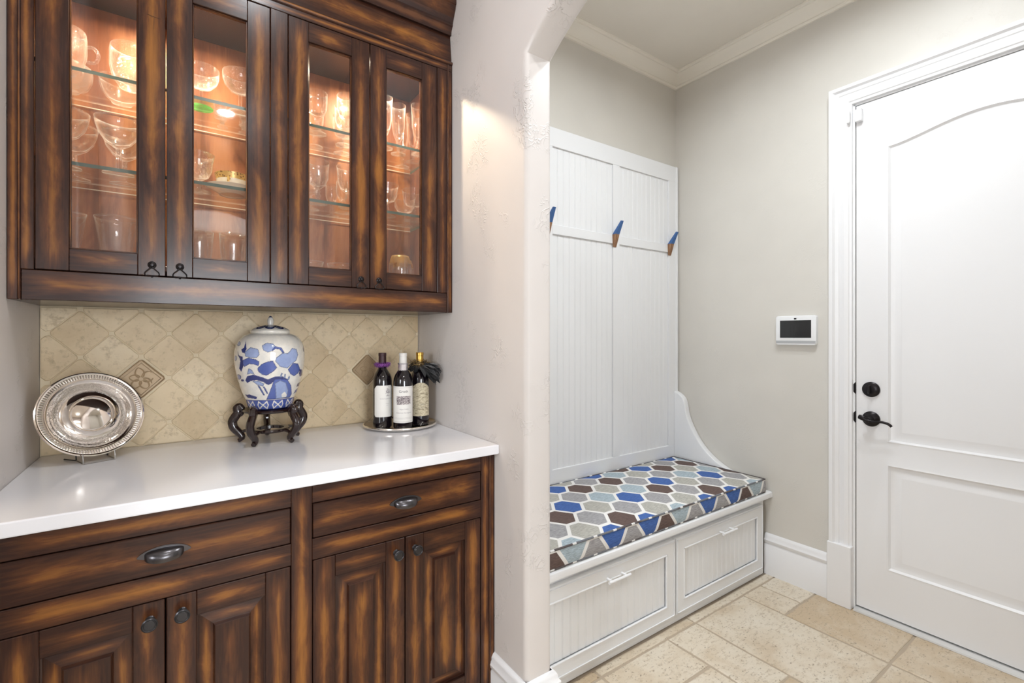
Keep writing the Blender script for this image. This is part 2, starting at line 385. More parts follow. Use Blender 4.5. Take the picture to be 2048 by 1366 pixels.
for x0, x1, z0, z1 in ((-1.0, -0.94, 0.6, 2.5), (1.54, 1.6, 0.6, 2.5), (0.27, 0.33, 0.66, 2.44), (-0.94, 1.54, 0.6, 0.66), (-0.94, 1.54, 2.44, 2.5)): bx(bm, x0, x1, -6.08, -6.02, z0, z1, 0.004)
finish('window_1', bm, M['white'], kind='structure')

# ---- floor with separate stone tiles
floor = box_obj('floor', -2.7, 2.95, -6.2, 2.2, -0.1, -0.004, M['grout'], kind='structure')
def stone_tile(x0, x1, y0, y1, g=0.005):
    x0 += g; x1 -= g; y0 += g; y1 -= g
    bm = bmesh.new(); out = []
    n = 5
    def jit(): return random.uniform(-0.0022, 0.0022)
    cor = [(x0, y0), (x1, y0), (x1, y1), (x0, y1)]
    for k in range(4):
        a, b = cor[k], cor[(k + 1) % 4]
        for i in range(n):
            t = i / n
            out.append((a[0] + (b[0] - a[0]) * t + jit(), a[1] + (b[1] - a[1]) * t + jit()))
    cx, cy = (x0 + x1) / 2, (y0 + y1) / 2
    def ring(ins, z):
        r = []
        for x, y in out:
            r.append(bm.verts.new((x - math.copysign(min(ins, abs(x - cx)), x - cx), y - math.copysign(min(ins, abs(y - cy)), y - cy), z)))
        return r
    a, b, c = ring(0, -0.006), ring(0.0008, -0.002), ring(0.004, 0.0)
    m = len(out)
    for r, s in ((a, b), (b, c)):
        for i in range(m): bm.faces.new((r[i], r[(i + 1) % m], s[(i + 1) % m], s[i]))
    bm.faces.new(c)
    finish('tile', bm, M['floor_tile'], floor)
for r in [(1.95, 2.355, 0.695, 1.31), (1.745, 1.95, 0.895, 1.31), (2.355, 2.525, 1.103, 1.31), (2.525, 2.69, 1.103, 1.31), (2.355, 2.69, 0.695, 1.103),
          (2.355, 2.69, 0.085, 0.695), (1.34, 1.745, 1.105, 1.31), (1.135, 1.34, 1.105, 1.31), (1.745, 1.95, 0.49, 0.895), (1.95, 2.355, 0.285, 0.695),
          (1.34, 1.745, 0.695, 1.105), (1.135, 1.34, 0.695, 1.105), (1.34, 1.745, 0.285, 0.695), (1.745, 1.95, 0.285, 0.49), (1.01, 1.135, 0.285, 1.31), (1.135, 1.34, 0.285, 0.695),
          (1.95, 2.355, -0.12, 0.285), (2.355, 2.69, -0.55, 0.085), (1.34, 1.95, -0.12, 0.285), (1.01, 1.34, -0.12, 0.285), (1.01, 1.7, -0.65, -0.12), (1.7, 2.355, -0.65, -0.12),
          (1.95, 2.69, 1.31, 1.36), (1.34, 1.95, 1.31, 1.36), (1.01, 1.34, 1.31, 1.36),
          (0.80, 1.01, 0.75, 1.31), (0.80, 1.01, 0.30, 0.75), (0.80, 1.01, -0.06, 0.30)]: stone_tile(*r)
yy = -2.0; k = 0
while yy < 1.3:
    hy = (0.406, 0.61)[k % 2]; xx = XL + 0.004
    for wx in ((0.406, 0.203, 0.61), (0.61, 0.406, 0.203))[k % 2]:
        x1 = min(xx + wx, 0.80 if yy + hy > -0.06 else XR)
        if x1 - xx > 0.05: stone_tile(xx, x1, yy, min(yy + hy, 1.46))
        xx += wx
    yy += hy; k += 1

# ---- crown moulding of the mudroom, baseboards
def crown_prof(w=0.08):
    return [(0, 0), (0.012, 0), (0.016, 0.012), (0.012, 0.018), (0.02, 0.026), (0.036, 0.036), (0.052, 0.054), (0.060, 0.066), (0.068, 0.066), (0.072, 0.074), (w, 0.076), (w, 0.0805), (0, 0.0805)]
ZCR = ZM - 0.0805
bm = bmesh.new(); prof = crown_prof()
# mitred run: bench wall then door wall then front wall
path = [((XR2, YM), (0, -1)), ((XD, YM), (-1, -1)), ((XD, -0.65), (-1, 1)), ((XR2, -0.65), (0, 1))]
rows = [[bm.verts.new((p[0] + d[0] * a, p[1] + d[1] * a, ZCR + z)) for a, z in prof] for p, d in path]
for r, s in zip(rows, rows[1:]):
    for i in range(len(prof) - 1): bm.faces.new((r[i], r[i + 1], s[i + 1], s[i]))
bmesh.ops.recalc_face_normals(bm, faces=bm.faces[:])
finish('trim_1', bm, M['crown'], kind='structure', smooth_sh=True)
BB = [(0, 0), (0.018, 0), (0.018, 0.165), (0.013, 0.172), (0.020, 0.180), (0.022, 0.192), (0.014, 0.202), (0.014, 0.212), (0.006, 0.224), (0, 0.226)]
def baseboard(name, path, flip=False):
    bm = bmesh.new()
    rows = [[bm.verts.new((p[0] + d[0] * a, p[1] + d[1] * a, z)) for a, z in BB] for p, d in path]
    for r, s in zip(rows, rows[1:]):
        for i in range(len(BB) - 1): bm.faces.new((r[i], r[i + 1], s[i + 1], s[i]))
    for r in (rows[0], rows[-1]): bm.faces.new(r)
    bmesh.ops.recalc_face_normals(bm, faces=bm.faces[:])
    return finish(name, bm, M['white'], kind='structure', smooth_sh=True)
baseboard('baseboard_mudroom_right', [((XD, 1.362), (-1, 0)), ((XD, 1.046), (-1, 0))])
baseboard('baseboard_right', [((XR, YF + 0.02), (-1, 0)), ((XR, 1.205), (-1, -1)), ((XR2, 1.205), (1, -1)), ((XR2, 1.315), (1, 0))])
baseboard('baseboard_left', [((XL, YF + 0.02), (1, 0)), ((XL, 1.15), (1, -1)), ((XL - 0.107, 1.15), (-1, -1)), ((XL - 0.107, 1.3), (-1, 0))])

# ---- mudroom door: casing, jamb, slab with two sunk-moulded panels, hardware
bm = bmesh.new()
cas = [(0.0, 0.0), (0.0, 0.016), (0.010, 0.018), (0.014, 0.022), (0.030, 0.024), (0.052, 0.017), (0.056, 0.021), (0.070, 0.024), (0.078, 0.034), (0.094, 0.034), (0.0945, 0.0)]  # (outwards from opening, projection)
cy0, cy1, cz = D1 + 0.006, D0 - 0.006, DT + 0.006
rows = []
for (y, z), (dy, dz) in (((cy0, 0.30), (1, 0)), ((cy0, cz), (1, 1)), ((cy1, cz), (-1, 1)), ((cy1, 0.30), (-1, 0))):
    rows.append([bm.verts.new((XD - p, y + dy * a, z + dz * a)) for a, p in cas])
for r, s in zip(rows, rows[1:]):
    for i in range(len(cas) - 1): bm.faces.new((r[i], r[i + 1], s[i + 1], s[i]))
bm.faces.new(rows[0]); bm.faces.new(rows[-1])
bmesh.ops.recalc_face_normals(bm, faces=bm.faces[:])
finish('trim_2', bm, M['white'], kind='structure')
box_obj('trim_3', XD - 0.038, XD, cy0 - 0.002, cy0 + 0.102, 0, 0.302, M['white'], bev=0.003, kind='structure')
box_obj('trim_4', XD - 0.038, XD, cy1 - 0.102, cy1 + 0.002, 0, 0.302, M['white'], bev=0.003, kind='structure')
bm = bmesh.new()   # jamb lining and threshold
bx(bm, XD - 0.002, XD + 0.1, D1 - 0.003, D1 + 0.012, 0, DT + 0.012); bx(bm, XD - 0.002, XD + 0.1, D0 - 0.012, D0 + 0.003, 0, DT + 0.012); bx(bm, XD - 0.002, XD + 0.1, D0, D1, DT - 0.003, DT + 0.012)
bx(bm, XD + 0.05, XD + 0.1, D0, D1, 0.0, DT)
finish('trim_5', bm, [M['white']], kind='structure')
bm = bmesh.new(); prism(bm, [(XD - 0.03, 0.001), (XD - 0.028, 0.008), (XD - 0.004, 0.014), (XD + 0.05, 0.014), (XD + 0.05, 0.001)], 'y', D0 + 0.004, D1 - 0.004)
finish('trim_6', bm, simple('threshold_metal', (0.72, 0.72, 0.71), 0.35, 0.5), kind='structure')
DX = XD + 0.003
def panel_loop(y0, y1, z0, z1, ins, arch):
    y0 += ins; y1 -= ins; z0 += ins
    pts = [(y0, z0), (y1, z0)]
    n = 20
    for i in range(n + 1):
        t = i / n; y = y1 + (y0 - y1) * t
        if arch:
            w = 0.68; u = abs(2 * (y - (y0 + y1) / 2) / (y1 - y0)); b = 0.5 + 0.5 * math.cos(math.pi * min(1.0, u)); z = z1 - ins + arch * (b ** 0.8)
        else: z = z1 - ins
        pts.append((y, z))
    return pts
door = empty('door_1'); door['kind'] = 'structure'
bm = bmesh.new()
dy0, dy1, dz0, dz1 = D0 + 0.006, D1 - 0.006, 0.02, DT - 0.006
outer = [bm.verts.new((DX, y, z)) for y, z in ((dy0, dz0), (dy1, dz0), (dy1, dz1), (dy0, dz1))]
oe = [bm.edges.new((outer[i], outer[(i + 1) % 4])) for i in range(4)]
alled = list(oe)
PAN = [(dy0 + 0.123, dy1 - 0.119, 0.828, 2.217, 0.058), (dy0 + 0.123, dy1 - 0.119, 0.232, 0.733, 0.0)]
prev = []
for p in PAN:
    lv = []
    for ins, dep in ((0, 0.0), (0.008, -0.003), (0.016, 0.007), (0.022, 0.0085), (0.036, 0.0085), (0.056, 0.002), (0.060, 0.002)):
        lv.append([bm.verts.new((DX + dep, y, z)) for y, z in panel_loop(p[0], p[1], p[2], p[3], ins, p[4])])
    n = len(lv[0])
    for a, b in zip(lv, lv[1:]):
        for i in range(n): bm.faces.new((a[i], a[(i + 1) % n], b[(i + 1) % n], b[i]))
    bm.faces.new(lv[-1])
    alled += [bm.edges.get((lv[0][i], lv[0][(i + 1) % n])) for i in range(n)]
bmesh.ops.triangle_fill(bm, use_beauty=True, use_dissolve=False, edges=alled)
back = [bm.verts.new((DX + 0.044, v.co.y, v.co.z)) for v in outer]
for i in range(4): bm.faces.new((outer[i], outer[(i + 1) % 4], back[(i + 1) % 4], back[i]))
bm.faces.new(back)
bmesh.ops.recalc_face_normals(bm, faces=bm.faces[:])
slab = finish('door_slab', bm, M['white'], door)
for p in slab.data.polygons: p.use_smooth = True
slab.data.set_sharp_from_angle(angle=R_(28))
box_obj('weatherstrip', DX + 0.004, DX + 0.03, D1 - 0.0065, D1 - 0.0035, 0.02, DT - 0.008, M['gap'], door)
def rot_x_disc(bm, prof, c, seg=28):     # lathe about the -x axis: prof (r, out)
    n0 = set(bm.verts); lathe(bm, prof, seg); vs = [v for v in bm.verts if v not in n0]
    for v in vs: v.co = Vector((c[0] - v.co.z, c[1] + v.co.x, c[2] + v.co.y))
HY = 0.867
bm = bmesh.new(); rot_x_disc(bm, [(0.036, 0), (0.036, 0.006), (0.031, 0.011), (0.014, 0.013), (0.0, 0.013)], (DX, HY, 1.0735))
bx(bm, DX - 0.034, DX - 0.012, HY - 0.004, HY + 0.004, 1.0735 - 0.02, 1.0735 + 0.02, 0.003)
for v in bm.verts: pass
bmesh.ops.recalc_face_normals(bm, faces=bm.faces[:])
db = finish('deadbolt', bm, M['black'], door, True); db['label'] = 'dark bronze round deadbolt with thumb turn'
bm = bmesh.new(); rot_x_disc(bm, [(0.036, 0), (0.036, 0.005), (0.030, 0.011), (0.016, 0.016), (0.013, 0.05), (0.0, 0.052)], (DX, HY, 0.933))
lv = catmull([(DX - 0.050, HY + 0.036, 0.945), (DX - 0.052, HY + 0.018, 0.940), (DX - 0.052, HY, 0.930), (DX - 0.052, HY - 0.025, 0.927), (DX - 0.050, HY - 0.055, 0.931), (DX - 0.048, HY - 0.080, 0.925), (DX - 0.046, HY - 0.092, 0.914)], 5)
rd = [(0.006 + 0.006 * math.exp(-((i - 4) / 5.0) ** 2)) for i in range(len(lv))]; rd[0] = 0.004
tube(bm, lv, [(r * 0.75, r) for r in rd], 10)
bmesh.ops.recalc_face_normals(bm, faces=bm.faces[:])
dl = finish('lever_handle', bm, M['black'], door, True); dl['label'] = 'dark bronze curved lever handle'
for zc in (1.075, 0.935):
    bm = bmesh.new(); prism(bm, [(D1 - 0.004, zc - 0.028), (D1 + 0.004, zc - 0.018), (D1 + 0.004, zc + 0.018), (D1 - 0.004, zc + 0.028)], 'x', XD - 0.004, XD + 0.02); finish('strike_plate', bm, M['black'], door)
# door contact sensor: two small white plastic blocks at the top corner
sen = tag(empty('door_sensor', (XD - 0.02, D1, DT - 0.06)), 'small white two-piece contact sensor at the top corner of the white door', 'sensor')
for nm, a, b, xx in (('magnet', -0.036, -0.008, -0.0), ('switch', 0.008, 0.022, -0.016)):
    bm = bmesh.new(); bx(bm, xx - 0.004, 0.0195 if nm == 'magnet' else -0.004, a, b, -0.03, 0.03, 0.003); finish(nm, bm, M['white'], sen)

# ================================================================== BACKSPLASH
bsp = box_obj('wall_backsplash', XL + 0.001, XR - 0.001, YB + 0.003, YB + 0.013, ZC - 0.02, 1.425, M['wall_grout'], kind='structure')
P_, HD = 0.1545, 0.0752
def clip_poly(poly, xmin, xmax, zmin, zmax):
    def cl(ps, f, inter):
        o = []
        for i in range(len(ps)):
            a, b = ps[i - 1], ps[i]
            if f(b):
                if not f(a): o.append(inter(a, b))
                o.append(b)
            elif f(a): o.append(inter(a, b))
        return o
    def ix(v): return lambda a, b: (v, a[1] + (b[1] - a[1]) * (v - a[0]) / (b[0] - a[0]))
    def iz(v): return lambda a, b: (a[0] + (b[0] - a[0]) * (v - a[1]) / (b[1] - a[1]), v)
    for f, i in ((lambda p: p[0] >= xmin, ix(xmin)), (lambda p: p[0] <= xmax, ix(xmax)), (lambda p: p[1] >= zmin, iz(zmin)), (lambda p: p[1] <= zmax, iz(zmax))):
        poly = cl(poly, f, i)
        if not poly: return []
    return poly
def diamond(cx, cz, h, n=5, j=0.0009):
    c = [(cx, cz - h), (cx + h, cz), (cx, cz + h), (cx - h, cz)]; o = []
    for k in range(4):
        a, b = c[k], c[(k + 1) % 4]
        for i in range(n):
            t = (i + 0.35 * (i == 0)) / n
            o.append((a[0] + (b[0] - a[0]) * t + random.uniform(-j, j), a[1] + (b[1] - a[1]) * t + random.uniform(-j, j)))
            if i == n - 1: o.append((a[0] + (b[0] - a[0]) * 0.94, a[1] + (b[1] - a[1]) * 0.94))
    return o
def wall_tile(poly, c, depth, mat, name='tile', round_=0.003):
    bm = bmesh.new(); n = len(poly)
    def ring(s, y): return [bm.verts.new((c[0] + (x - c[0]) * s, y, c[1] + (z - c[1]) * s)) for x, z in poly]
    a, b, d = ring(1, YB + 0.005), ring(1, YB - depth + round_), ring(1 - round_ / 0.055, YB - depth)
    for r, s in ((a, b), (b, d)):
        for i in range(n): bm.faces.new((r[i], r[(i + 1) % n], s[(i + 1) % n], s[i]))
    bm.faces.new(d); bmesh.ops.recalc_face_normals(bm, faces=bm.faces[:])
    return finish(name, bm, mat, bsp)
for i in range(-3, 10):
    for j in range(-4, 3):
        for off in (0, 1):
            cx, cz = -0.2695 + P_ * (i + 0.5 * off), 1.337 + P_ * (j + 0.5 * off)
            deco = off == 0 and j == -1 and i in (1, 6)
            if deco: continue
            poly = clip_poly(diamond(cx, cz, HD), XL + 0.003, XR - 0.003, ZC + 0.001, 1.418)
            if len(poly) < 3: continue
            ar = 0.5 * abs(sum(poly[k - 1][0] * poly[k][1] - poly[k][0] * poly[k - 1][1] for k in range(len(poly))))
            if ar < 2e-4: continue
            ccx = sum(p[0] for p in poly) / len(poly); ccz = sum(p[1] for p in poly) / len(poly)
            wall_tile(poly, (ccx, ccz), random.uniform(0.0002, 0.0012), M['wall_tile'], 'tile', 0.0016)
for i in (1, 6):    # relief accent tiles: bordered diamond with curling leaves
    cx, cz = -0.2695 + P_ * i, 1.337 - P_
    t = wall_tile(diamond(cx, cz, 0.069, 4, 0.0), (cx, cz), 0.004, M['deco'], 'relief_tile'); t['label'] = 'bronze relief accent tile with curling leaves'
    bm = bmesh.new()
    for s in (0.064, 0.054):
        tube(bm, [(cx, YB - 0.0045, cz - s), (cx + s, YB - 0.0045, cz), (cx, YB - 0.0045, cz + s), (cx - s, YB - 0.0045, cz)], 0.0018, 6, closed=True)
    for k in range(11):
        a = 2 * math.pi * k / 11 + 0.3; tw = 0.9 if k % 2 else -0.8; pts = []
        for q in range(8):
            r = 0.006 + 0.0048 * q * (1 if k % 3 else 0.8); b = a + tw * (q / 7) ** 1.5
            x, z = r * math.cos(b), r * math.sin(b)
            lim = 0.049 / max(1e-6, abs(x) + abs(z)); 
            if lim < 1: x, z = x * lim, z * lim
            pts.append((cx + x, YB - 0.0045, cz + z))
        tube(bm, pts, [0.0016 + 0.0012 * math.sin(math.pi * q / 7) for q in range(8)], 6)
    finish('relief', bm, M['deco'], t, True)

# ================================================================== UPPER CABINET
upper = tag(empty('wall_cabinet', (0, 0, 0)), 'dark walnut wall cabinet with four glass doors and lit glass shelves', 'cabinet')
def shape(name, bm, parent, mat): return finish(name, bm, M[mat], parent)
YI, YBK = YU + 0.0215, 2.018
bm = bmesh.new()     # carcass
board(bm, XL + 0.002, XR - 0.002, YI, YBK + 0.018, 1.4225, 1.445, 'x')
finish('bottom_panel', bm, M['wood_dark'], upper)
bm = bmesh.new(); board(bm, XL + 0.012, XR - 0.012, YI, YBK, 1.518, 1.534, 'x'); finish('floor_panel', bm, M['wood_in'], upper)
bm = bmesh.new(); board(bm, XL + 0.002, XR - 0.002, YI, YBK + 0.018, 2.386, 2.404, 'x'); finish('top_panel', bm, M['wood_dark'], upper)
bm = bmesh.new()
nb = 9; wbk = (XR - XL - 0.004) / nb
for i in range(nb): board(bm, XL + 0.002 + i * wbk, XL + 0.002 + (i + 1) * wbk, YBK, YBK + 0.018, 1.4455, 2.3855, 'z', 0.0004)
finish('back_panel', bm, M['wood_in'], upper)
for x0, x1 in ((XL + 0.002, XL + 0.012), (XR - 0.050, XR - 0.040)):
    bm = bmesh.new(); board(bm, x0, x1, YI, YBK, 1.4455, 2.3855, 'z', 0.0005)
    wood_uv(bm, bm.faces[:], (x0, YI, 1.44), (x1, YBK, 2.39), 1, 2); finish('side_panel', bm, M['wood_in'], upper)
SX = [(-0.364, -0.3140), (0.2345, 0.2855), (0.8280, 0.8950)]
for x0, x1 in ((XL + 0.001, -0.341), (-0.341, -0.3140), SX[1], (SX[2][0], 0.8735), (0.8735, XR - 0.001)):
    board_obj('face_stile', x0, x1, YU, YU + 0.02, 1.4225 if x0 in (XL + 0.001, 0.8735) else 1.5005, 2.3925, 'z', upper)
for x in (-0.341, 0.8735):
    bm = bmesh.new(); tube(bm, [(x, YU - 0.0005, 1.424), (x, YU - 0.0005, 2.416)], 0.0035, 8); 
    wood_uv(bm, bm.faces[:], (x - 0.0036, 0, 1.42), (x + 0.0036, 1, 2.42), 0, 2); finish('bead', bm, M['wood'], upper, True)
board_obj('face_rail', -0.3375, 0.870, YU, YU + 0.02, 1.4225, 1.5, 'x', upper)
board_obj('face_rail', XL + 0.001, XR - 0.001, YU, YU + 0.02, 2.393, 2.418, 'x', upper)
# frieze board and crown (profiles in y,z swept along x)
def swept(name, prof, x0, x1, parent, mat='wood'):
    bm = bmesh.new(); fs = prism(bm, prof, 'x', x0, x1)
    wood_uv(bm, bm.faces[:], (x0, min(p[0] for p in prof), min(p[1] for p in prof)), (x1, max(p[0] for p in prof), max(p[1] for p in prof)), 2, 0)
    return finish(name, bm, M[mat], parent)
swept('frieze_bead', [(YU + 0.02, 2.418), (1.7065, 2.418), (1.700, 2.4225), (1.6985, 2.428), (1.702, 2.433), (1.708, 2.436), (YU + 0.02, 2.437)], XL + 0.001, XR - 0.001, upper, 'wood')
swept('frieze', [(1.7105, 2.436), (1.7225, 2.5455), (1.745, 2.5455), (1.745, 2.436)], XL + 0.001, XR - 0.001, upper)
swept('crown_step', [(1.745, 2.5455), (1.7118, 2.5455), (1.7100, 2.560), (1.7030, 2.574), (1.6985, 2.577), (1.6985, 2.586), (1.745, 2.586)], XL + 0.001, XR - 0.001, upper, 'wood_dark')
swept('crown', [(1.745, 2.5862), (1.698, 2.5862), (1.690, 2.605), (1.676, 2.630), (1.672, 2.646), (1.668, 2.648), (1.668, 2.665), (1.655, 2.690), (1.640, 2.70), (1.640, 2.725), (1.745, 2.725)], XL + 0.001, XR - 0.001, upper)
# shelves of glass on the dividing supports
for z in (2.058, 1.797):
    bm = bmesh.new(); bx(bm, XL + 0.0125, XR - 0.0505, YU + 0.045, YBK - 0.004, z, z + 0.0100); bm.normal_update()
    for f in bm.faces: f.material_index = 0 if abs(f.normal.z) > 0.5 or f.normal.y > 0.5 else 1
    n0 = set(bm.faces); bx(bm, XL + 0.0125, XR - 0.0505, YBK - 0.0045, YBK - 0.004, z, z + 0.003)
    for f in bm.faces:
        if f not in n0: f.material_index = 2
    finish('glass_shelf', bm, [M['shelf'], M['shelf_edge'], M['shelf_back']], upper)
# doors
def pull_heart(x, z, parent):
    bm = bmesh.new(); y = YU
    n0 = set(bm.verts); lathe(bm, [(0.0105, 0), (0.0105, 0.0025), (0.008, 0.005), (0.0055, 0.006), (0.0055, 0.010), (0.004, 0.012), (0, 0.0125)], 18)
    for v in bm.verts: v.co = Vector((x + v.co.x, y - v.co.z, z + v.co.y))
    yr = y - 0.008
    loop = catmull([(x, yr, z - 0.006), (x + 0.006, yr - 0.001, z - 0.012), (x + 0.0155, yr, z - 0.022), (x + 0.0160, yr + 0.001, z - 0.029), (x + 0.010, yr + 0.001, z - 0.0325), (x + 0.004, yr, z - 0.0315), (x, yr, z - 0.033), (x - 0.004, yr, z - 0.0315), (x - 0.010, yr + 0.001, z - 0.0325), (x - 0.0160, yr + 0.001, z - 0.029), (x - 0.0155, yr, z - 0.022), (x - 0.006, yr - 0.001, z - 0.012), (x, yr, z - 0.006)], 4)
    tube(bm, loop[:-1], 0.0016, 6, closed=True)
    bmesh.ops.create_icosphere(bm, subdivisions=2, radius=0.0034, matrix=Matrix.Translation((x, yr, z - 0.033)))
    bmesh.ops.recalc_face_normals(bm, faces=bm.faces[:])
    return finish('pull', bm, M['black'], parent, True)
DO = [(-0.3120, -0.0405, -0.2472, -0.1037), (-0.0380, 0.2325, 0.0250, 0.1687), (0.2875, 0.5575, 0.3500, 0.4940), (0.5605, 0.8260, 0.6210, 0.7624)]
ZD0, ZD1, ZG0, ZG1 = 1.5025, 2.3905, 1.562, 2.325
for k, (a, b, g0, g1) in enumerate(DO):
    bm = bmesh.new()
    board(bm, a, g0, YU, YU + 0.02, ZD0, ZD1, 'z'); board(bm, g1, b, YU, YU + 0.02, ZD0, ZD1, 'z')
    board(bm, g0, g1, YU + 0.0003, YU + 0.02, ZD0, ZG0, 'x'); board(bm, g0, g1, YU + 0.0003, YU + 0.02, ZG1, ZD1, 'x')
    d = finish('door', bm, M['wood'], upper)
    bm = bmesh.new()   # slim inner lip that holds the glass
    for x0, x1, z0, z1 in ((g0, g0 + 0.0035, ZG0, ZG1), (g1 - 0.0035, g1, ZG0, ZG1)):
        board(bm, x0, x1, YU + 0.006, YU + 0.0185, z0, z1, 'z', 0.0008)
    for z0, z1 in ((ZG0, ZG0 + 0.0035), (ZG1 - 0.0035, ZG1)): board(bm, g0 + 0.0035, g1 - 0.0035, YU + 0.006, YU + 0.0185, z0, z1, 'x', 0.0008)
    finish('glazing_bead', bm, M['wood'], d)
    bm = bmesh.new(); vs = [bm.verts.new(p) for p in ((g0 + 0.003, YU + 0.012, ZG0 + 0.003), (g1 - 0.003, YU + 0.012, ZG0 + 0.003), (g1 - 0.003, YU + 0.012, ZG1 - 0.003), (g0 + 0.003, YU + 0.012, ZG1 - 0.003))]; bm.faces.new(vs)
    finish('glass_pane', bm, M['pane'], d)
    pull_heart((b - 0.031) if k % 2 == 0 else (a + 0.032), 1.5325, d)
    if k == 0:
        bm = bmesh.new(); kx, kz = -0.068, 2.245
        for a_, b_, w_ in (((0.0, -0.036), (0.001, 0.020), 0.0012), ((-0.016, 0.003), (0.014, 0.0), 0.0011), ((-0.011, 0.004), (-0.001, -0.002), 0.0008)):
            tube(bm, [(kx + a_[0], YU - 0.0001, kz + a_[1]), (kx + (a_[0] + b_[0]) / 2 + 0.0008, YU - 0.0001, kz + (a_[1] + b_[1]) / 2), (kx + b_[0], YU - 0.0001, kz + b_[1])], [(w_ * 0.4, 0.0002), (w_, 0.0003), (w_ * 0.4, 0.0002)], 6)
        finish('knot_crack', bm, M['gap'], d)
# puck lights under the cabinet top
puck_m, nt, out = new_mat('puck_lens'); e = nd(nt, 'Emission', {'Color': (1.0, 0.80, 0.55), 'Strength': 6.0}); nt.links.new(e.outputs[0], out.inputs[0])
for x in (-0.075, 0.607):
    bm = bmesh.new(); lathe(bm, [(0.028, 0.0), (0.034, 0.0), (0.036, 0.006), (0.036, 0.010)], 24, (x, 1.80, 2.3755)); pk = finish('puck_light', bm, M['chrome'], upper, True)
    bm = bmesh.new(); lathe(bm, [(0.0, 0.004), (0.028, 0.004)], 24, (x, 1.80, 2.3765)); finish('lens', bm, puck_m, pk)
    disk_light('puck_lamp', (x, 1.80, 2.377), 0.03, 6.5, (1.0, 0.80, 0.56), 170, parent=pk)

# ================================================================== BASE CABINET, COUNTER
base = tag(empty('base_cabinet', (0, 0, 0)), 'dark walnut base cabinet with two drawers and four raised-panel doors', 'cabinet')
ZT = 0.9225
bm = bmesh.new()
board(bm, XL + 0.002, XL + 0.016, YF + 0.022, YB - 0.005, 0.10, ZT - 0.002, 'z'); board(bm, XR - 0.016, XR - 0.002, YF + 0.022, YB - 0.005, 0.10, ZT - 0.002, 'z')
board(bm, XL + 0.016, XR - 0.016, YB - 0.02, YB - 0.005, 0.10, ZT - 0.002, 'z'); board(bm, XL + 0.016, XR - 0.016, YF + 0.022, YB - 0.02, 0.10, 0.118, 'x'); board(bm, XL + 0.016, XR - 0.016, YF + 0.022, YB - 0.02, ZT - 0.02, ZT - 0.002, 'x')
finish('carcass', bm, M['wood_dark'], base)
board_obj('toe_kick', XL + 0.002, XR - 0.002, YF + 0.07, YF + 0.085, 0.001, 0.0995, 'x', base, 'wood_dark')
for x0, x1 in ((XL + 0.001, -0.341), (-0.341, -0.3105), (0.2412, 0.2946), (0.8388, 0.8735), (0.8735, XR - 0.001)):
    board_obj('face_stile', x0, x1, YF, YF + 0.02, 0.10, ZT - 0.001, 'z', base)
for x in (-0.341, 0.8735):
    bm = bmesh.new(); tube(bm, [(x, YF - 0.0005, 0.102), (x, YF - 0.0005, ZT - 0.002)], 0.0035, 8)
    wood_uv(bm, bm.faces[:], (x - 0.0036, 0, 0.1), (x + 0.0036, 1, 0.93), 0, 2); finish('bead', bm, M['wood'], base, True)
for a, b in ((-0.3105, 0.2412), (0.2946, 0.8388)):
    for z0, z1 in ((0.866, ZT - 0.001), (0.708, 0.7665), (0.10, 0.128)): board_obj('face_rail', a, b, YF + 0.0004, YF + 0.02, z0, z1, 'x', base)
def cup_pull(x, z, parent):
    bm = bmesh.new(); y = YF
    pts = []                              # lens-shaped back plate
    for i in range(24):
        a = 2 * math.pi * i / 24; c, s = math.cos(a), math.sin(a)
        pts.append((x + 0.052 * c, z + 0.004 + 0.019 * s * abs(s) ** 0.35 * (1 if s > 0 else 0.55)))
    prism(bm, pts, 'y', y - 0.003, y - 0.0001)
    nu, nv = 20, 8; g = []                # half-ellipsoid hood open underneath
    for i in range(nv + 1):
        th = (math.pi / 2 + 0.45) * i / nv; row = []
        for k in range(nu + 1):
            ph = math.pi * k / nu
            row.append(bm.verts.new((x + 0.038 * math.cos(ph), y - 0.002 - 0.024 * math.sin(ph) * math.sin(th * 0.98 + 0.03), z + 0.018 - 0.020 * (1 - math.cos(th)) * (0.35 + 0.65 * math.sin(ph)) - 0.009 * (1 - math.sin(ph)))))
        g.append(row)
    for i in range(nv):
        for k in range(nu):
            try: bm.faces.new((g[i][k], g[i][k + 1], g[i + 1][k + 1], g[i + 1][k]))
            except Exception: pass
    bmesh.ops.recalc_face_normals(bm, faces=bm.faces[:])
    return finish('cup_pull', bm, M['pewter'], parent, True)
for a, b in ((-0.3085, 0.2392), (0.2966, 0.8368)):
    d = board_obj('drawer', a, b, YF, YF + 0.02, 0.7688, 0.8638, 'x', base, bev=0.002)
    cup_pull((a + b) / 2, 0.812, d)
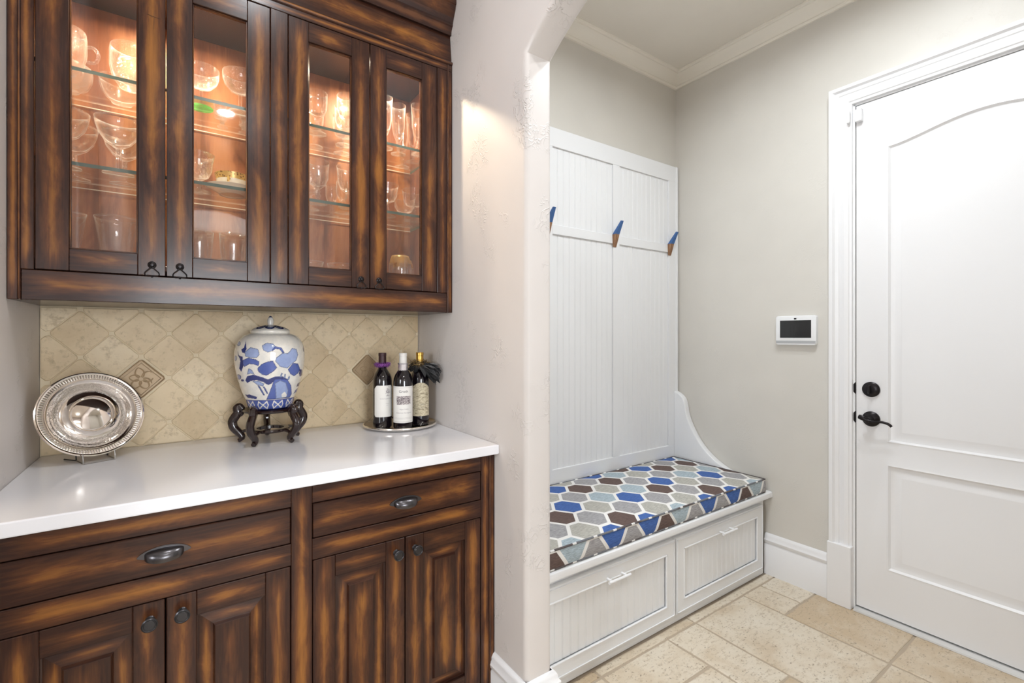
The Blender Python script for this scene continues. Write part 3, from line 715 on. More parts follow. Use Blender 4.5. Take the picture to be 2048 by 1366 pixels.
def raised_panel(bm, x0, x1, z0, z1, y):
    lv = []
    for ins, dep in ((0, 0.012), (0.003, 0.0125), (0.0335, 0.0085), (0.0345, 0.0070), (0.0380, 0.0012), (0.039, 0.0006)):
        lv.append([bm.verts.new(p) for p in ((x0 + ins, y + dep, z0 + ins), (x1 - ins, y + dep, z0 + ins), (x1 - ins, y + dep, z1 - ins), (x0 + ins, y + dep, z1 - ins))])
    slope = []; field = []
    for k, (p, q) in enumerate(zip(lv, lv[1:])):
        for i in range(4): slope.append((bm.faces.new((p[i], p[(i + 1) % 4], q[(i + 1) % 4], q[i])), i))
    field.append(bm.faces.new(lv[-1]))
    wood_uv(bm, field, (x0 + 0.036, 0, z0 + 0.036), (x1 - 0.036, 1, z1 - 0.036), 0, 2)
    for i, (rng, ac, al) in enumerate((((x0, z0, x1, z0 + 0.039), 2, 0), ((x1 - 0.039, z0, x1, z1), 0, 2), ((x0, z1 - 0.039, x1, z1), 2, 0), ((x0, z0, x0 + 0.039, z1), 0, 2))):
        wood_uv(bm, [f for f, k in slope if k == i], (rng[0], 0, rng[1]), (rng[2], 1, rng[3]), ac, al)
DB = [(-0.3085, -0.0340, 'r'), (-0.0312, 0.2392, 'l'), (0.2966, 0.5645, 'r'), (0.5672, 0.8368, 'l')]
for a, b, side in DB:
    z0, z1, s = 0.130, 0.706, 0.060
    bm = bmesh.new()
    board(bm, a, a + s, YF, YF + 0.02, z0, z1, 'z', 0.002); board(bm, b - s, b, YF, YF + 0.02, z0, z1, 'z', 0.002)
    board(bm, a + s, b - s, YF + 0.0003, YF + 0.02, z1 - s, z1, 'x'); board(bm, a + s, b - s, YF + 0.0003, YF + 0.02, z0, z0 + s, 'x')
    d = finish('door', bm, M['wood'], base)
    bm = bmesh.new(); raised_panel(bm, a + s, b - s, z0 + s, z1 - s, YF); bmesh.ops.recalc_face_normals(bm, faces=bm.faces[:])
    for f in bm.faces:
        if f.normal.y > 0: f.normal_flip()
    finish('raised_panel', bm, M['wood'], d)
    kx = b - 0.028 if side == 'r' else a + 0.031
    bm = bmesh.new(); lathe(bm, [(0.010, 0), (0.0075, 0.003), (0.006, 0.008), (0.006, 0.017), (0.0105, 0.020), (0.0155, 0.0225), (0.0160, 0.0255), (0.0135, 0.0275), (0.0122, 0.0262), (0.0112, 0.0262), (0.0102, 0.0272), (0.0, 0.0274)], 24)
    for v in bm.verts: v.co = Vector((kx + v.co.x, YF - v.co.z, 0.6655 + v.co.y))
    bmesh.ops.recalc_face_normals(bm, faces=bm.faces[:]); finish('knob', bm, M['knob'], d, True)
bm = bmesh.new(); bx(bm, XL + 0.001, XR - 0.001, 1.358, YB - 0.0035, ZT, ZC, 0.0035, 2)
tag(finish('countertop', bm, M['quartz']), 'polished white quartz countertop on the walnut base cabinet', 'countertop')

# ================================================================== GLASSWARE
GL = {}
def glass_mesh(key, prof, mats, seg=28, split=None):
    bm = bmesh.new()
    if split is None: lathe(bm, prof, seg)
    else:
        for k, (sec, mi) in enumerate(split): lathe(bm, sec, seg, mat=mi)
    me = bpy.data.meshes.new(key); bm.to_mesh(me); bm.free()
    for p in me.polygons: p.use_smooth = True
    for m in (mats if isinstance(mats, list) else [mats]): me.materials.append(m)
    GL[key] = me
def stem(foot, h0, rs, kn=0.0):
    return [(0, 0.0), (foot, 0.0), (foot, 0.0015), (foot * 0.5, 0.004), (rs * 1.4, 0.009), (rs, 0.016)] + ([(rs + kn, (0.016 + h0) * 0.45), (rs, (0.016 + h0) * 0.62), (rs + kn * 0.8, h0 * 0.85)] if kn else []) + [(rs, h0)]
ft = stem(0.038, 0.075, 0.0065)
glass_mesh('big_coupe', ft + [(0.012, 0.078), (0.030, 0.092), (0.046, 0.115), (0.053, 0.140), (0.056, 0.160), (0.055, 0.1605), (0.052, 0.140), (0.044, 0.116), (0.028, 0.095), (0, 0.084)], M['glass'])
ft = stem(0.034, 0.060, 0.0045)
cb = [(0.010, 0.063), (0.030, 0.070), (0.045, 0.088), (0.050, 0.105), (0.051, 0.128)]
ci = [(0.050, 0.128), (0.049, 0.105), (0.043, 0.090), (0.028, 0.073), (0, 0.067)]
glass_mesh('etched_coupe', None, [M['glass'], M['crystal']], split=[(ft, 0), (ft[-1:] + cb, 1), (cb[-1:] + ci, 0)])
glass_mesh('green_coupe', None, [M['green_glass'], M['crystal'], M['glass']], split=[(ft[:5], 0), (ft[4:], 2), (ft[-1:] + cb, 1), (cb[-1:] + ci, 2)])
def gob(h, foot, st, r, kn=0.005, flare=1.0):
    f = stem(foot, st, 0.0055, kn); b = h - st
    o = [(0.010, st + 0.004), (r * 0.72, st + b * 0.18), (r * 0.97, st + b * 0.42), (r, st + b * 0.68), (r * flare, h)]
    i = [(r * flare - 0.001, h), (r - 0.0015, st + b * 0.68), (r * 0.95 - 0.0015, st + b * 0.42), (r * 0.68, st + b * 0.2), (0, st + b * 0.10)]
    return f, o, i
for key, a in (('goblet', (0.150, 0.032, 0.055, 0.034)), ('tall_goblet', (0.152, 0.034, 0.052, 0.037, 0.006, 1.08)), ('cordial', (0.126, 0.028, 0.045, 0.022)), ('flute', (0.200, 0.030, 0.050, 0.027, 0.006, 1.12)), ('cocktail', (0.127, 0.036, 0.052, 0.043, 0.006, 1.12)), ('mini', (0.042, 0.017, 0.016, 0.014, 0.002, 1.2))):
    f, o, i = gob(*a); glass_mesh(key, None, [M['glass'], M['crystal']], split=[(f, 1), (f[-1:] + o, 0 if key != 'mini' else 1), (o[-1:] + i, 0)])
f, o, i = gob(0.125, 0.036, 0.034, 0.040, 0.006, 1.15)
glass_mesh('cut_goblet', None, [M['crystal'], M['glass']], split=[(f, 0), (f[-1:] + o, 0), (o[-1:] + i, 1)])
glass_mesh('tulip', None, [M['glass'], M['crystal']], split=[([(0, 0.0), (0.026, 0.0), (0.030, 0.010)], 1), ([(0.030, 0.010), (0.038, 0.045), (0.043, 0.085), (0.049, 0.125), (0.052, 0.140), (0.051, 0.140), (0.046, 0.12), (0.040, 0.085), (0.034, 0.045), (0.022, 0.022), (0, 0.018)], 0)])
glass_mesh('tumbler', None, [M['glass'], M['crystal']], split=[([(0, 0), (0.027, 0), (0.031, 0.012), (0.034, 0.04)], 1), ([(0.034, 0.04), (0.038, 0.09), (0.040, 0.128), (0.039, 0.128), (0.036, 0.09), (0.031, 0.04), (0.024, 0.02), (0, 0.016)], 0)])
glass_mesh('shot', None, [M['glass'], M['crystal']], split=[([(0, 0), (0.016, 0), (0.017, 0.012)], 1), ([(0.017, 0.012), (0.0175, 0.035), (0.021, 0.054), (0.020, 0.054), (0.016, 0.034), (0.0145, 0.014), (0, 0.012)], 0)])
bw = [(0, 0), (0.026, 0), (0.027, 0.004), (0.040, 0.016), (0.053, 0.040), (0.056, 0.066), (0.0575, 0.075)]
glass_mesh('cut_bowl', None, [M['crystal'], M['glass']], split=[(bw, 0), ([(0.0575, 0.075), (0.056, 0.075), (0.053, 0.062), (0.048, 0.038), (0.036, 0.018), (0, 0.008)], 1)])
glass_mesh('high_bowl', None, [M['crystal'], M['glass']], split=[([(0, 0), (0.028, 0), (0.030, 0.004), (0.045, 0.025), (0.052, 0.06), (0.052, 0.105), (0.050, 0.12)], 0), ([(0.050, 0.12), (0.048, 0.12), (0.049, 0.1), (0.048, 0.06), (0.040, 0.025), (0, 0.008)], 1)])
glass_mesh('frosted_bowl', None, [M['frosted'], M['frosted']], split=[([(0, 0), (0.030, 0), (0.032, 0.005), (0.050, 0.016), (0.060, 0.040), (0.0615, 0.06), (0.059, 0.075)], 0), ([(0.059, 0.075), (0.057, 0.074), (0.058, 0.06), (0.056, 0.04), (0.047, 0.018), (0, 0.007)], 1)])
glass_mesh('shallow', None, [M['glass'], M['crystal']], split=[([(0, 0), (0.022, 0), (0.026, 0.006)], 1), ([(0.026, 0.006), (0.040, 0.024), (0.048, 0.05), (0.050, 0.062), (0.049, 0.062), (0.046, 0.05), (0.037, 0.024), (0, 0.009)], 0)])
glass_mesh('snifter', None, [M['crystal'], M['glass'], M['gold_glass']], split=[([(0, 0), (0.022, 0), (0.024, 0.006), (0.036, 0.020), (0.042, 0.035)], 0), ([(0.042, 0.035), (0.044, 0.055), (0.0425, 0.080)], 1), ([(0.0425, 0.080), (0.037, 0.102), (0.033, 0.112), (0.032, 0.112), (0.036, 0.10), (0.041, 0.08)], 2), ([(0.041, 0.08), (0.042, 0.055), (0.040, 0.036), (0.030, 0.02), (0, 0.014)], 1)])
ZA, ZBs, ZF = 2.0680, 1.8070, 1.5345
def put(key, name, x, y, z, label, group=None, cat='glass'):
    o = bpy.data.objects.new(name, GL[key]); COL.objects.link(o); o.location = (x, y, z); o.rotation_euler = (0, 0, random.uniform(0, 6))
    tag(o, label, cat, group); return o
# top shelf, leftmost door
put('frosted_bowl', 'glass_bowl', -0.2870, 1.935, ZA, 'frosted glass bowl on the top shelf behind a handled cup', cat='bowl')
cup = tag(empty('punch_cup', (-0.275, 1.803, ZA)), 'pressed glass cup with a loop handle on the top shelf', 'cup')
o = bpy.data.objects.new('bowl', GL['high_bowl']); COL.objects.link(o); o.parent = cup
bm = bmesh.new(); tube(bm, catmull([(0.050, 0, 0.085), (0.066, 0, 0.088), (0.076, 0, 0.070), (0.070, 0, 0.048), (0.051, 0, 0.042)], 5), 0.0045, 8); hn = finish('handle', bm, M['crystal'], cup, True)
put('cut_bowl', 'glass_bowl', -0.1580, 1.9475, ZA, 'wide cut crystal bowl on the top shelf against the back panel', cat='bowl')
put('high_bowl', 'glass_bowl', -0.125, 1.815, ZA, 'deep cut crystal bowl on the top shelf near the knotted door stile', cat='bowl')
# middle shelf, leftmost door
g = 'large coupes on the middle shelf'
for x, y, l in ((-0.155, 1.812, 'large clear coupe glass in front of a second coupe by the knotted stile'), (-0.150, 1.930, 'large clear coupe glass at the back panel behind another coupe by the knotted stile'), (-0.270, 1.945, 'large clear coupe glass at the back corner of the middle shelf'), (-0.275, 1.825, 'large clear coupe glass against the cabinet side, in front of the corner one')): put('big_coupe', 'coupe_glass', x, y, ZBs, l, g)
# bottom, first and second door
g = 'flared tumblers on the cabinet floor'
for x, l in ((-0.275, 'wide flared clear tumbler on the cabinet floor against the side panel'), (-0.158, 'wide flared clear tumbler on the cabinet floor below the thick-stemmed coupe')): put('tulip', 'flared_tumbler', x, 1.80, ZF, l, g)
g = 'straight tumblers on the cabinet floor'
for x, y, l in ((0.044, 1.815, 'tall clear tumbler on the cabinet floor below the cut crystal goblet'), (0.137, 1.80, 'tall clear tumbler on the cabinet floor below the gold-banded cup')): put('tumbler', 'tumbler', x, y, ZF, l, g)
# top shelf, second door
put('green_coupe', 'coupe_glass', 0.050, 1.835, ZA, 'etched coupe glass with a green foot on the top shelf')
put('etched_coupe', 'coupe_glass', 0.157, 1.800, ZA, 'etched clear coupe glass on the top shelf beside the green-footed one')
g = 'small flared glasses on the top shelf'
for x, y, l in ((0.105, 1.885, 'small flared shot glass on the top shelf between the two etched coupes'), (0.205, 1.845, 'small flared shot glass on the top shelf behind the clear-footed etched coupe')): put('shot', 'shot_glass', x, y, ZA, l, g)
g = 'miniature stemmed glasses at the back of the top shelf'
for x, y, l in ((0.116, 1.960, 'miniature footed cordial glass standing alone by the back panel'), (0.178, 1.905, 'miniature footed cordial glass in front of a matching one'), (0.183, 1.972, 'miniature footed cordial glass by the back panel behind a matching one')): put('mini', 'cordial_glass', x, y, ZA, l, g)
# middle shelf, second door
put('cut_goblet', 'goblet', 0.044, 1.880, ZBs, 'cut crystal goblet beside the gold-banded cup')
sau = bmesh.new(); lathe(sau, [(0, 0.004), (0.034, 0.004), (0.035, 0), (0.040, 0), (0.042, 0.004), (0.062, 0.016), (0.078, 0.024), (0.0785, 0.0255), (0.060, 0.019), (0.040, 0.008), (0, 0.0075)], 40, (0.140, 1.868, ZBs))
tag(finish('saucer', sau, M['porcelain'], smooth_sh=True), 'cream porcelain saucer under the gold-banded cup', 'saucer')
m, nt, out = new_mat('gold_band'); co = objco(nt); v = nd(nt, 'TexVoronoi', {'Vector': co, 'Scale': 140.0}).outputs[0]
pbsdf(nt, out, **{'Base Color': mixc(nt, smooth(nt, v, 0.25, 0.4), (0.22, 0.09, 0.02), (0.72, 0.47, 0.16)), 'Roughness': 0.3, 'Metallic': 0.3}); M['gold_band'] = m
cup = tag(empty('teacup', (0.140, 1.868, ZBs + 0.0082)), 'cream porcelain cup with a patterned gold band at the rim', 'cup')
bm = bmesh.new(); lathe(bm, [(0, 0.003), (0.026, 0.003), (0.027, 0), (0.030, 0), (0.032, 0.005), (0.044, 0.022), (0.048, 0.040)], 36); lathe(bm, [(0.047, 0.041), (0.042, 0.022), (0.028, 0.007), (0, 0.005)], 36); finish('bowl', bm, M['porcelain'], cup, True)
bm = bmesh.new(); lathe(bm, [(0.048, 0.040), (0.0525, 0.060), (0.0515, 0.0605), (0.047, 0.041)], 36); finish('rim_band', bm, M['gold_band'], cup, True)
bm = bmesh.new(); aa = R_(-105)
tube(bm, catmull([(0.046 * math.cos(aa), 0.046 * math.sin(aa), 0.036), (0.060 * math.cos(aa), 0.060 * math.sin(aa), 0.036), (0.062 * math.cos(aa), 0.062 * math.sin(aa), 0.022), (0.043 * math.cos(aa), 0.043 * math.sin(aa), 0.016)], 5), 0.0035, 8); finish('handle', bm, M['gold_band'], cup, True)
# third door
g = 'water goblets on the top shelf'
for x, y, l in ((0.405, 1.825, 'water goblet on the top shelf directly in front of one by the back panel'), (0.515, 1.880, 'water goblet between two others in a row of three on the top shelf'), (0.530, 1.968, 'water goblet at the back of a row of three on the top shelf'), (0.423, 1.958, 'water goblet by the back panel behind a single goblet'), (0.500, 1.790, 'water goblet at the front of a row of three on the top shelf')): put('goblet', 'goblet', x, y, ZA, l, g)
g = 'wide goblets on the middle shelf'
for x, y, l in ((0.402, 1.805, 'wide clear goblet in front of a matching goblet on the middle shelf'), (0.396, 1.905, 'wide clear goblet half hidden behind a matching goblet on the middle shelf'), (0.507, 1.800, 'wide clear goblet in front of the narrow cordial glasses on the middle shelf')): put('tall_goblet', 'goblet', x, y, ZBs, l, g)
g = 'narrow cordials on the middle shelf'
for x, y, l in ((0.490, 1.968, 'narrow cordial glass at the back panel on the middle shelf'), (0.512, 1.893, 'narrow cordial glass between the wide goblet and another cordial')): put('cordial', 'cordial_glass', x, y, ZBs, l, g)
g = 'shallow bowls on the cabinet floor'
for x, l in ((0.372, 'low clear glass bowl on the cabinet floor below the pair of wide goblets'), (0.487, 'low clear glass bowl on the cabinet floor below the narrow cordials')): put('shallow', 'glass_bowl', x, 1.81, ZF, l, g, 'bowl')
# fourth door
g = 'champagne flutes on the top shelf'
for x, y, l in ((0.722, 1.845, 'champagne flute in the middle of the five flutes'), (0.790, 1.975, 'champagne flute in the back corner of the top shelf'), (0.806, 1.890, 'champagne flute between the corner flute and the front flute by the side panel'), (0.790, 1.800, 'champagne flute at the shelf front beside the side panel'), (0.655, 1.815, 'champagne flute farthest from the side panel of the five flutes')): put('flute', 'champagne_flute', x, y, ZA, l, g)
g = 'cocktail glasses on the middle shelf'
for x, y, l in ((0.672, 1.845, 'cocktail glass with a cut stem standing apart above the gold-rimmed snifter'), (0.795, 1.960, 'cocktail glass with a cut stem in the back corner of the middle shelf'), (0.790, 1.850, 'cocktail glass with a cut stem in front of the one in the corner')): put('cocktail', 'cocktail_glass', x, y, ZBs, l, g)
g = 'gold-rimmed snifters'
for x, y, l in ((0.712, 1.800, 'stemless snifter with a gold rim in front of a matching snifter'), (0.765, 1.900, 'gold-rimmed snifter half hidden behind a matching snifter')): put('snifter', 'snifter', x, y, ZF, l, g)

# ================================================================== THINGS ON THE COUNTER
# --- silver plate on a wire easel
PA, PB = R_(22), R_(20)          # yaw towards the room, lean back
pl = bmesh.new()
lathe(pl, [(0, 0.010), (0.046, 0.010), (0.049, 0.008), (0.052, 0.0115), (0.056, 0.006), (0.075, 0.0), (0.098, 0.004), (0.107, 0.011), (0.109, 0.0145), (0.112, 0.0145), (0.120, 0.0165), (0.123, 0.0165), (0.126, 0.019), (0.129, 0.0185), (0.1295, 0.0165), (0.124, 0.0135), (0.105, 0.007), (0.075, -0.003), (0.050, 0.003), (0, 0.006)], 72)
plate = finish('silver_plate', pl, M['silver'], smooth_sh=True)
tag(plate, 'round engraved silver plate leaning on a wire easel in the counter corner', 'plate')
Rm = Matrix.Rotation(PA, 4, 'Z') @ Matrix.Rotation(R_(90) - PB, 4, 'X')
zc = ZC + 0.012 + 0.1295 * math.cos(PB) 
plate.matrix_world = Matrix.Translation((-0.229, 1.915, zc)) @ Rm
ea = tag(empty("plate_easel", (-0.229, 1.915, ZC), PA), 'thin wire easel holding the silver plate', 'easel')
def yb(z): return 0.1295 * math.cos(PB) * 0 + 0
bm = bmesh.new(); yF = -0.1295 * math.sin(PB)         # plate bottom in easel space
w = 0.037
for s in (-1, 1):
    tube(bm, catmull([(s * w, yF - 0.026, ZC * 0 + 0.030), (s * w, yF - 0.029, 0.016), (s * w, yF - 0.029, 0.0030)], 4), 0.0016, 8)
    tube(bm, [(s * w, yF - 0.029, 0.0025), (s * w, yF + 0.030, 0.0040)], 0.0016, 8)
tube(bm, [(-w, yF - 0.029, 0.0020), (w, yF - 0.029, 0.0020)], 0.0016, 8)
finish('front_wire', bm, M['wire'], ea, True)
bm = bmesh.new()
for s in (-1, 1):
    tube(bm, [(s * w, yF + 0.030, 0.004), (s * (w - 0.004), yF + 0.075, 0.105)], 0.0018, 8)
    tube(bm, [(s * w, yF + 0.030, 0.004), (s * (w + 0.012), yF + 0.092, 0.0022)], 0.0018, 8)
tube(bm, [(-w + 0.004, yF + 0.075, 0.105), (w - 0.004, yF + 0.075, 0.105)], 0.0018, 8)
finish('back_wire', bm, M['wire_dark'], ea, True)

# --- ginger jar on carved stand
JX, JY, JZ = 0.258, 1.878, 1.074
JPROF = [(r * 1.075, z) for r, z in ((0.058, 0.0), (0.064, 0.004), (0.068, 0.014), (0.073, 0.034), (0.080, 0.052), (0.090, 0.085), (0.098, 0.120), (0.1035, 0.155), (0.1045, 0.185), (0.1025, 0.210), (0.096, 0.232), (0.086, 0.248), (0.074, 0.258), (0.060, 0.264))]
JP = catmull([(r, 0, z) for r, z in JPROF], 16); JP = [(p.x, p.z) for p in JP]
NP = []
# resample evenly
import bisect
cum = [0.0]
for a, b in zip(JP, JP[1:]): cum.append(cum[-1] + math.hypot(b[0] - a[0], b[1] - a[1]))
NV, NU = 190, 360
for i in range(NV + 1):
    s = cum[-1] * i / NV; k = min(max(bisect.bisect_right(cum, s) - 1, 0), len(JP) - 2); t = (s - cum[k]) / (cum[k + 1] - cum[k])
    NP.append((JP[k][0] + (JP[k + 1][0] - JP[k][0]) * t, JP[k][1] + (JP[k + 1][1] - JP[k][1]) * t))
def ell(cx, cy, rx, ry, n=14, rot=0.0):
    return [(cx + rx * math.cos(2 * math.pi * i / n) * math.cos(rot) - ry * math.sin(2 * math.pi * i / n) * math.sin(rot), cy + rx * math.cos(2 * math.pi * i / n) * math.sin(rot) + ry * math.sin(2 * math.pi * i / n) * math.cos(rot)) for i in range(n)]
LB, MB, DK, WH = (0.30, 0.38, 0.62), (0.085, 0.13, 0.40), (0.022, 0.035, 0.17), (0.78, 0.76, 0.70)
PAINT = [
 (LB, [(430, 365), (470, 342), (520, 350), (545, 375), (520, 410), (480, 425), (440, 405)]),
 (MB, [(515, 395), (540, 372), (590, 385), (620, 430), (600, 432), (572, 398), (540, 396), (515, 415)]),
 (LB, [(545, 470), (600, 430), (640, 435), (660, 420), (680, 390), (720, 400), (735, 450), (720, 500), (680, 530), (640, 565), (580, 550), (540, 500)]),
 (LB, [(290, 420), (340, 380), (400, 395), (412, 440), (390, 470), (330, 470), (295, 455)]),
 (MB, [(270, 490), (320, 468), (380, 480), (410, 500), (405, 540), (370, 525), (330, 520), (290, 545), (270, 520)]),
 (MB, [(395, 555), (430, 520), (480, 500), (520, 495), (555, 555), (520, 590), (470, 620), (430, 610), (400, 585)]),
 (DK, [(246, 450), (275, 460), (280, 540), (262, 590), (245, 560), (255, 500)]),
 (DK, [(262, 400), (285, 385), (298, 330), (307, 395), (288, 430), (270, 425)]), (DK, [(232, 415), (246, 455), (262, 470), (250, 478), (236, 450)]),
 (LB, ell(238, 350, 18, 22)), (LB, ell(212, 475, 14, 24)),
 (MB, [(645, 575), (690, 520), (735, 530), (755, 580), (740, 615), (700, 640), (665, 615)]),
 (DK, [(750, 580), (775, 590), (778, 640), (755, 655), (745, 620)]),
 (LB, [(310, 610), (322, 555), (350, 570), (372, 612), (340, 600)]),
 (MB, [(465, 830), (490, 770), (515, 700), (530, 650), (580, 636), (640, 660), (675, 720), (682, 800), (665, 830)]),
 (LB, [(545, 830), (540, 740), (534, 690), (580, 665), (630, 690), (650, 760), (640, 825)]),
 (WH, [(592, 792), (618, 770), (638, 800), (628, 822), (595, 822)]),
 (DK, [(295, 660), (310, 625), (360, 610), (430, 632), (480, 652), (540, 630), (600, 632), (655, 668), (600, 660), (540, 656), (510, 690), (480, 702), (440, 675), (390, 657), (340, 665), (310, 685)]),
 (LB, [(350, 668), (400, 662), (450, 690), (440, 712), (395, 700)]),
 (MB, [(392, 700), (412, 708), (456, 792), (440, 790)]), (MB, [(436, 712), (452, 715), (482, 775), (470, 780)]),
 (LB, [(575, 640), (590, 600), (600, 605), (595, 640)]), (LB, [(608, 650), (618, 612), (630, 615), (625, 652)]), (LB, [(640, 665), (655, 630), (665, 640), (655, 670)]),
 (DK, [(290, 790), (330, 785), (390, 805), (385, 825), (310, 815)]), (DK, [(722, 742), (735, 710), (768, 700), (758, 742)]), (MB, [(698, 802), (715, 770), (752, 748), (740, 788)]),
 (MB, ell(238, 636, 23, 24)), (DK, ell(270, 663, 13, 11)), (MB, ell(229, 700, 15, 20)), (MB, ell(790, 400, 8, 30)),
]
def inside(p, poly):
    x, y = p; c = False; j = len(poly) - 1
    for i in range(len(poly)):
        xi, yi = poly[i]; xj, yj = poly[j]
        if (yi > y) != (yj > y) and x < (xj - xi) * (y - yi) / (yj - yi) + xi: c = not c
        j = i
    return c
BOX = [(min(p[0] for p in q), max(p[0] for p in q), min(p[1] for p in q), max(p[1] for p in q)) for _, q in PAINT]
def seg_d(p, a, b):
    dx, dy = b[0] - a[0], b[1] - a[1]; t = max(0, min(1, ((p[0] - a[0]) * dx + (p[1] - a[1]) * dy) / (dx * dx + dy * dy + 1e-9)))
    return math.hypot(p[0] - a[0] - t * dx, p[1] - a[1] - t * dy)
def jar_color(phi, r, z):
    side = math.cos(phi) >= 0
    s = math.sin(phi) if side else -math.sin(phi)
    X = 500 + 305 * (r / (0.1045 * 1.075)) * s; Y = 925 - (z / 0.264) * (925 - 262)
    Zt = Y
    if Zt > 836:
        ang = (phi * 10 / (2 * math.pi)) % 1.0; u = ang * 2 - 1; v = (Zt - 880) / 45
        if abs(Zt - 836) < 7 or Zt > 915: return (0.045, 0.065, 0.24)
        d = min(abs(abs(u) * 1.25 - abs(v)), 9); dd = abs(abs(u) + 0.25 * abs(v) - 0.72)
        if (d < 0.14 and abs(u) < 0.6) or dd < 0.07: return WH
        return MB if (abs(u) < 0.62) else (0.05, 0.085, 0.32)
    col = None
    for (c, q), b in zip(PAINT, BOX):
        if b[0] - 8 <= X <= b[1] + 8 and b[2] - 8 <= Y <= b[3] + 8:
            ins = inside((X, Y), q)
            if ins: 
                if c is WH: return WH
                dd = min(seg_d((X, Y), q[i - 1], q[i]) for i in range(len(q)))
                col = tuple(v * (0.45 if dd < 5 and c is not DK else 1.0) for v in c)
    return col or WH
jar = tag(empty('ginger_jar', (JX, JY, JZ)), 'blue and white porcelain ginger jar on a carved dark stand', 'jar')
PHI0 = math.atan2(-JY, -JX)
verts = []; cols = []
for r, z in NP:
    for k in range(NU):
        ph = 2 * math.pi * k / NU; a = PHI0 + ph
        verts.append((r * math.cos(a), r * math.sin(a), z)); cols.append((*jar_color(ph, r, z), 1.0))
faces = [(i * NU + k, i * NU + (k + 1) % NU, (i + 1) * NU + (k + 1) % NU, (i + 1) * NU + k) for i in range(NV) for k in range(NU)]
faces.append(tuple(reversed(range(NU)))); faces.append(tuple(NV * NU + k for k in range(NU)))
me = bpy.data.meshes.new('jar_body'); me.from_pydata(verts, [], faces); me.update()
at = me.color_attributes.new('paint', 'FLOAT_COLOR', 'POINT'); at.data.foreach_set('color', [c for q in cols for c in q])
for p in me.polygons: p.use_smooth = len(p.vertices) == 4
def painted(name):
    m, nt, out = new_mat(name); ca = nd(nt, 'Attribute', attribute_name='paint').outputs['Color']
    n = noise(nt, objco(nt), 60.0, 3, 0.6); c = mixc(nt, 0.35, ca, mixc(nt, 1.0, ca, ramp(nt, n, [(0.3, (0.75, 0.78, 0.85)), (0.7, (1.25, 1.2, 1.15))]), 'MULTIPLY'))
    pbsdf(nt, out, **{'Base Color': c, 'Roughness': 0.09, 'Coat Weight': 0.6, 'Coat Roughness': 0.03}); return m
M['jar'] = painted('blue_white_glaze'); me.materials.append(M['jar'])
o = bpy.data.objects.new('body', me); COL.objects.link(o); o.parent = jar
# lid: domed cap with dark scalloped band and knob
LPROF = catmull([(0.062, 0, 0.262), (0.0635, 0, 0.268), (0.062, 0, 0.275), (0.050, 0, 0.284), (0.028, 0, 0.291), (0.012, 0, 0.294), (0.0, 0, 0.2945)], 8)
verts = []; cols = []; NU2 = 200
for p in LPROF:
    for k in range(NU2):
        a = 2 * math.pi * k / NU2; u = (a * 9 / (2 * math.pi)) % 1 * 2 - 1; t = (p.x - 0.022) / 0.040
        verts.append((p.x * math.cos(a), p.x * math.sin(a), p.z))
        e = math.sqrt(u * u + ((t - 0.5) / 0.42) ** 2)
        cols.append((*((0.02, 0.03, 0.13) if 0.62 < e < 0.98 or e < 0.4 else (0.35, 0.40, 0.55) if e <= 0.62 else WH), 1))
n = len(LPROF); faces = [(i * NU2 + k, i * NU2 + (k + 1) % NU2, (i + 1) * NU2 + (k + 1) % NU2, (i + 1) * NU2 + k) for i in range(n - 1) for k in range(NU2)]
me = bpy.data.meshes.new('lid'); me.from_pydata(verts, [], faces); me.update()
at = me.color_attributes.new('paint', 'FLOAT_COLOR', 'POINT'); at.data.foreach_set('color', [c for q in cols for c in q]); me.materials.append(M['jar'])
for p in me.polygons: p.use_smooth = True
lid = bpy.data.objects.new('lid', me); COL.objects.link(lid); lid.parent = jar
m, nt, out = new_mat('knob_glaze'); sz = nd(nt, 'SeparateXYZ', {0: objco(nt)}).outputs[2]
pbsdf(nt, out, **{'Base Color': mixc(nt, smooth(nt, sz, 0.317, 0.324), (0.74, 0.72, 0.68), (0.02, 0.03, 0.12)), 'Roughness': 0.12, 'Coat Weight': 0.5})
bm = bmesh.new(); lathe(bm, [(0.010, 0.292), (0.0085, 0.297), (0.0105, 0.305), (0.0100, 0.313), (0.0065, 0.321), (0.0025, 0.326), (0, 0.3265)], 24); finish('finial', bm, m, lid, True)
# stand
st = tag(empty('jar_stand', (JX, JY, ZC)), 'carved dark lacquered five-legged stand under the ginger jar', 'stand')
zt = JZ - ZC
bm = bmesh.new(); lathe(bm, [(0.0, zt - 0.012), (0.084, zt - 0.012), (0.090, zt - 0.009), (0.092, zt - 0.004), (0.088, zt + 0.0), (0.080, zt - 0.0005), (0.0, zt - 0.0005)], 40); finish('top_ring', bm, M['lacquer'], st, True)
bm = bmesh.new(); lathe(bm, [(0.044, 0.036), (0.060, 0.036), (0.063, 0.041), (0.060, 0.047), (0.044, 0.047), (0.044, 0.036)], 40); finish('lower_ring', bm, M['lacquer'], st, True)
LEG = catmull([(0.088, 0, zt - 0.004), (0.100, 0, zt + 0.008), (0.108, 0, zt + 0.0), (0.104, 0, zt - 0.014), (0.112, 0, zt - 0.028), (0.121, 0, zt - 0.046), (0.117, 0, zt - 0.066), (0.102, 0, zt - 0.084), (0.092, 0, zt - 0.098), (0.094, 0, 0.011), (0.102, 0, 0.007)], 4)
nl = len(LEG); rad = []
for i in range(nl):
    t = i / (nl - 1); rad.append((0.0090 + 0.003 * math.sin(math.pi * t), (0.0095 + 0.0055 * math.sin(math.pi * min(1, t * 1.1)) if t < 0.9 else 0.0075)))
bm = bmesh.new(); tube(bm, LEG, rad, 10)
tube(bm, catmull([(0.100, 0, zt - 0.086), (0.085, 0, zt - 0.080), (0.070, 0, 0.042), (0.062, 0, 0.042)], 4), 0.0055, 8)
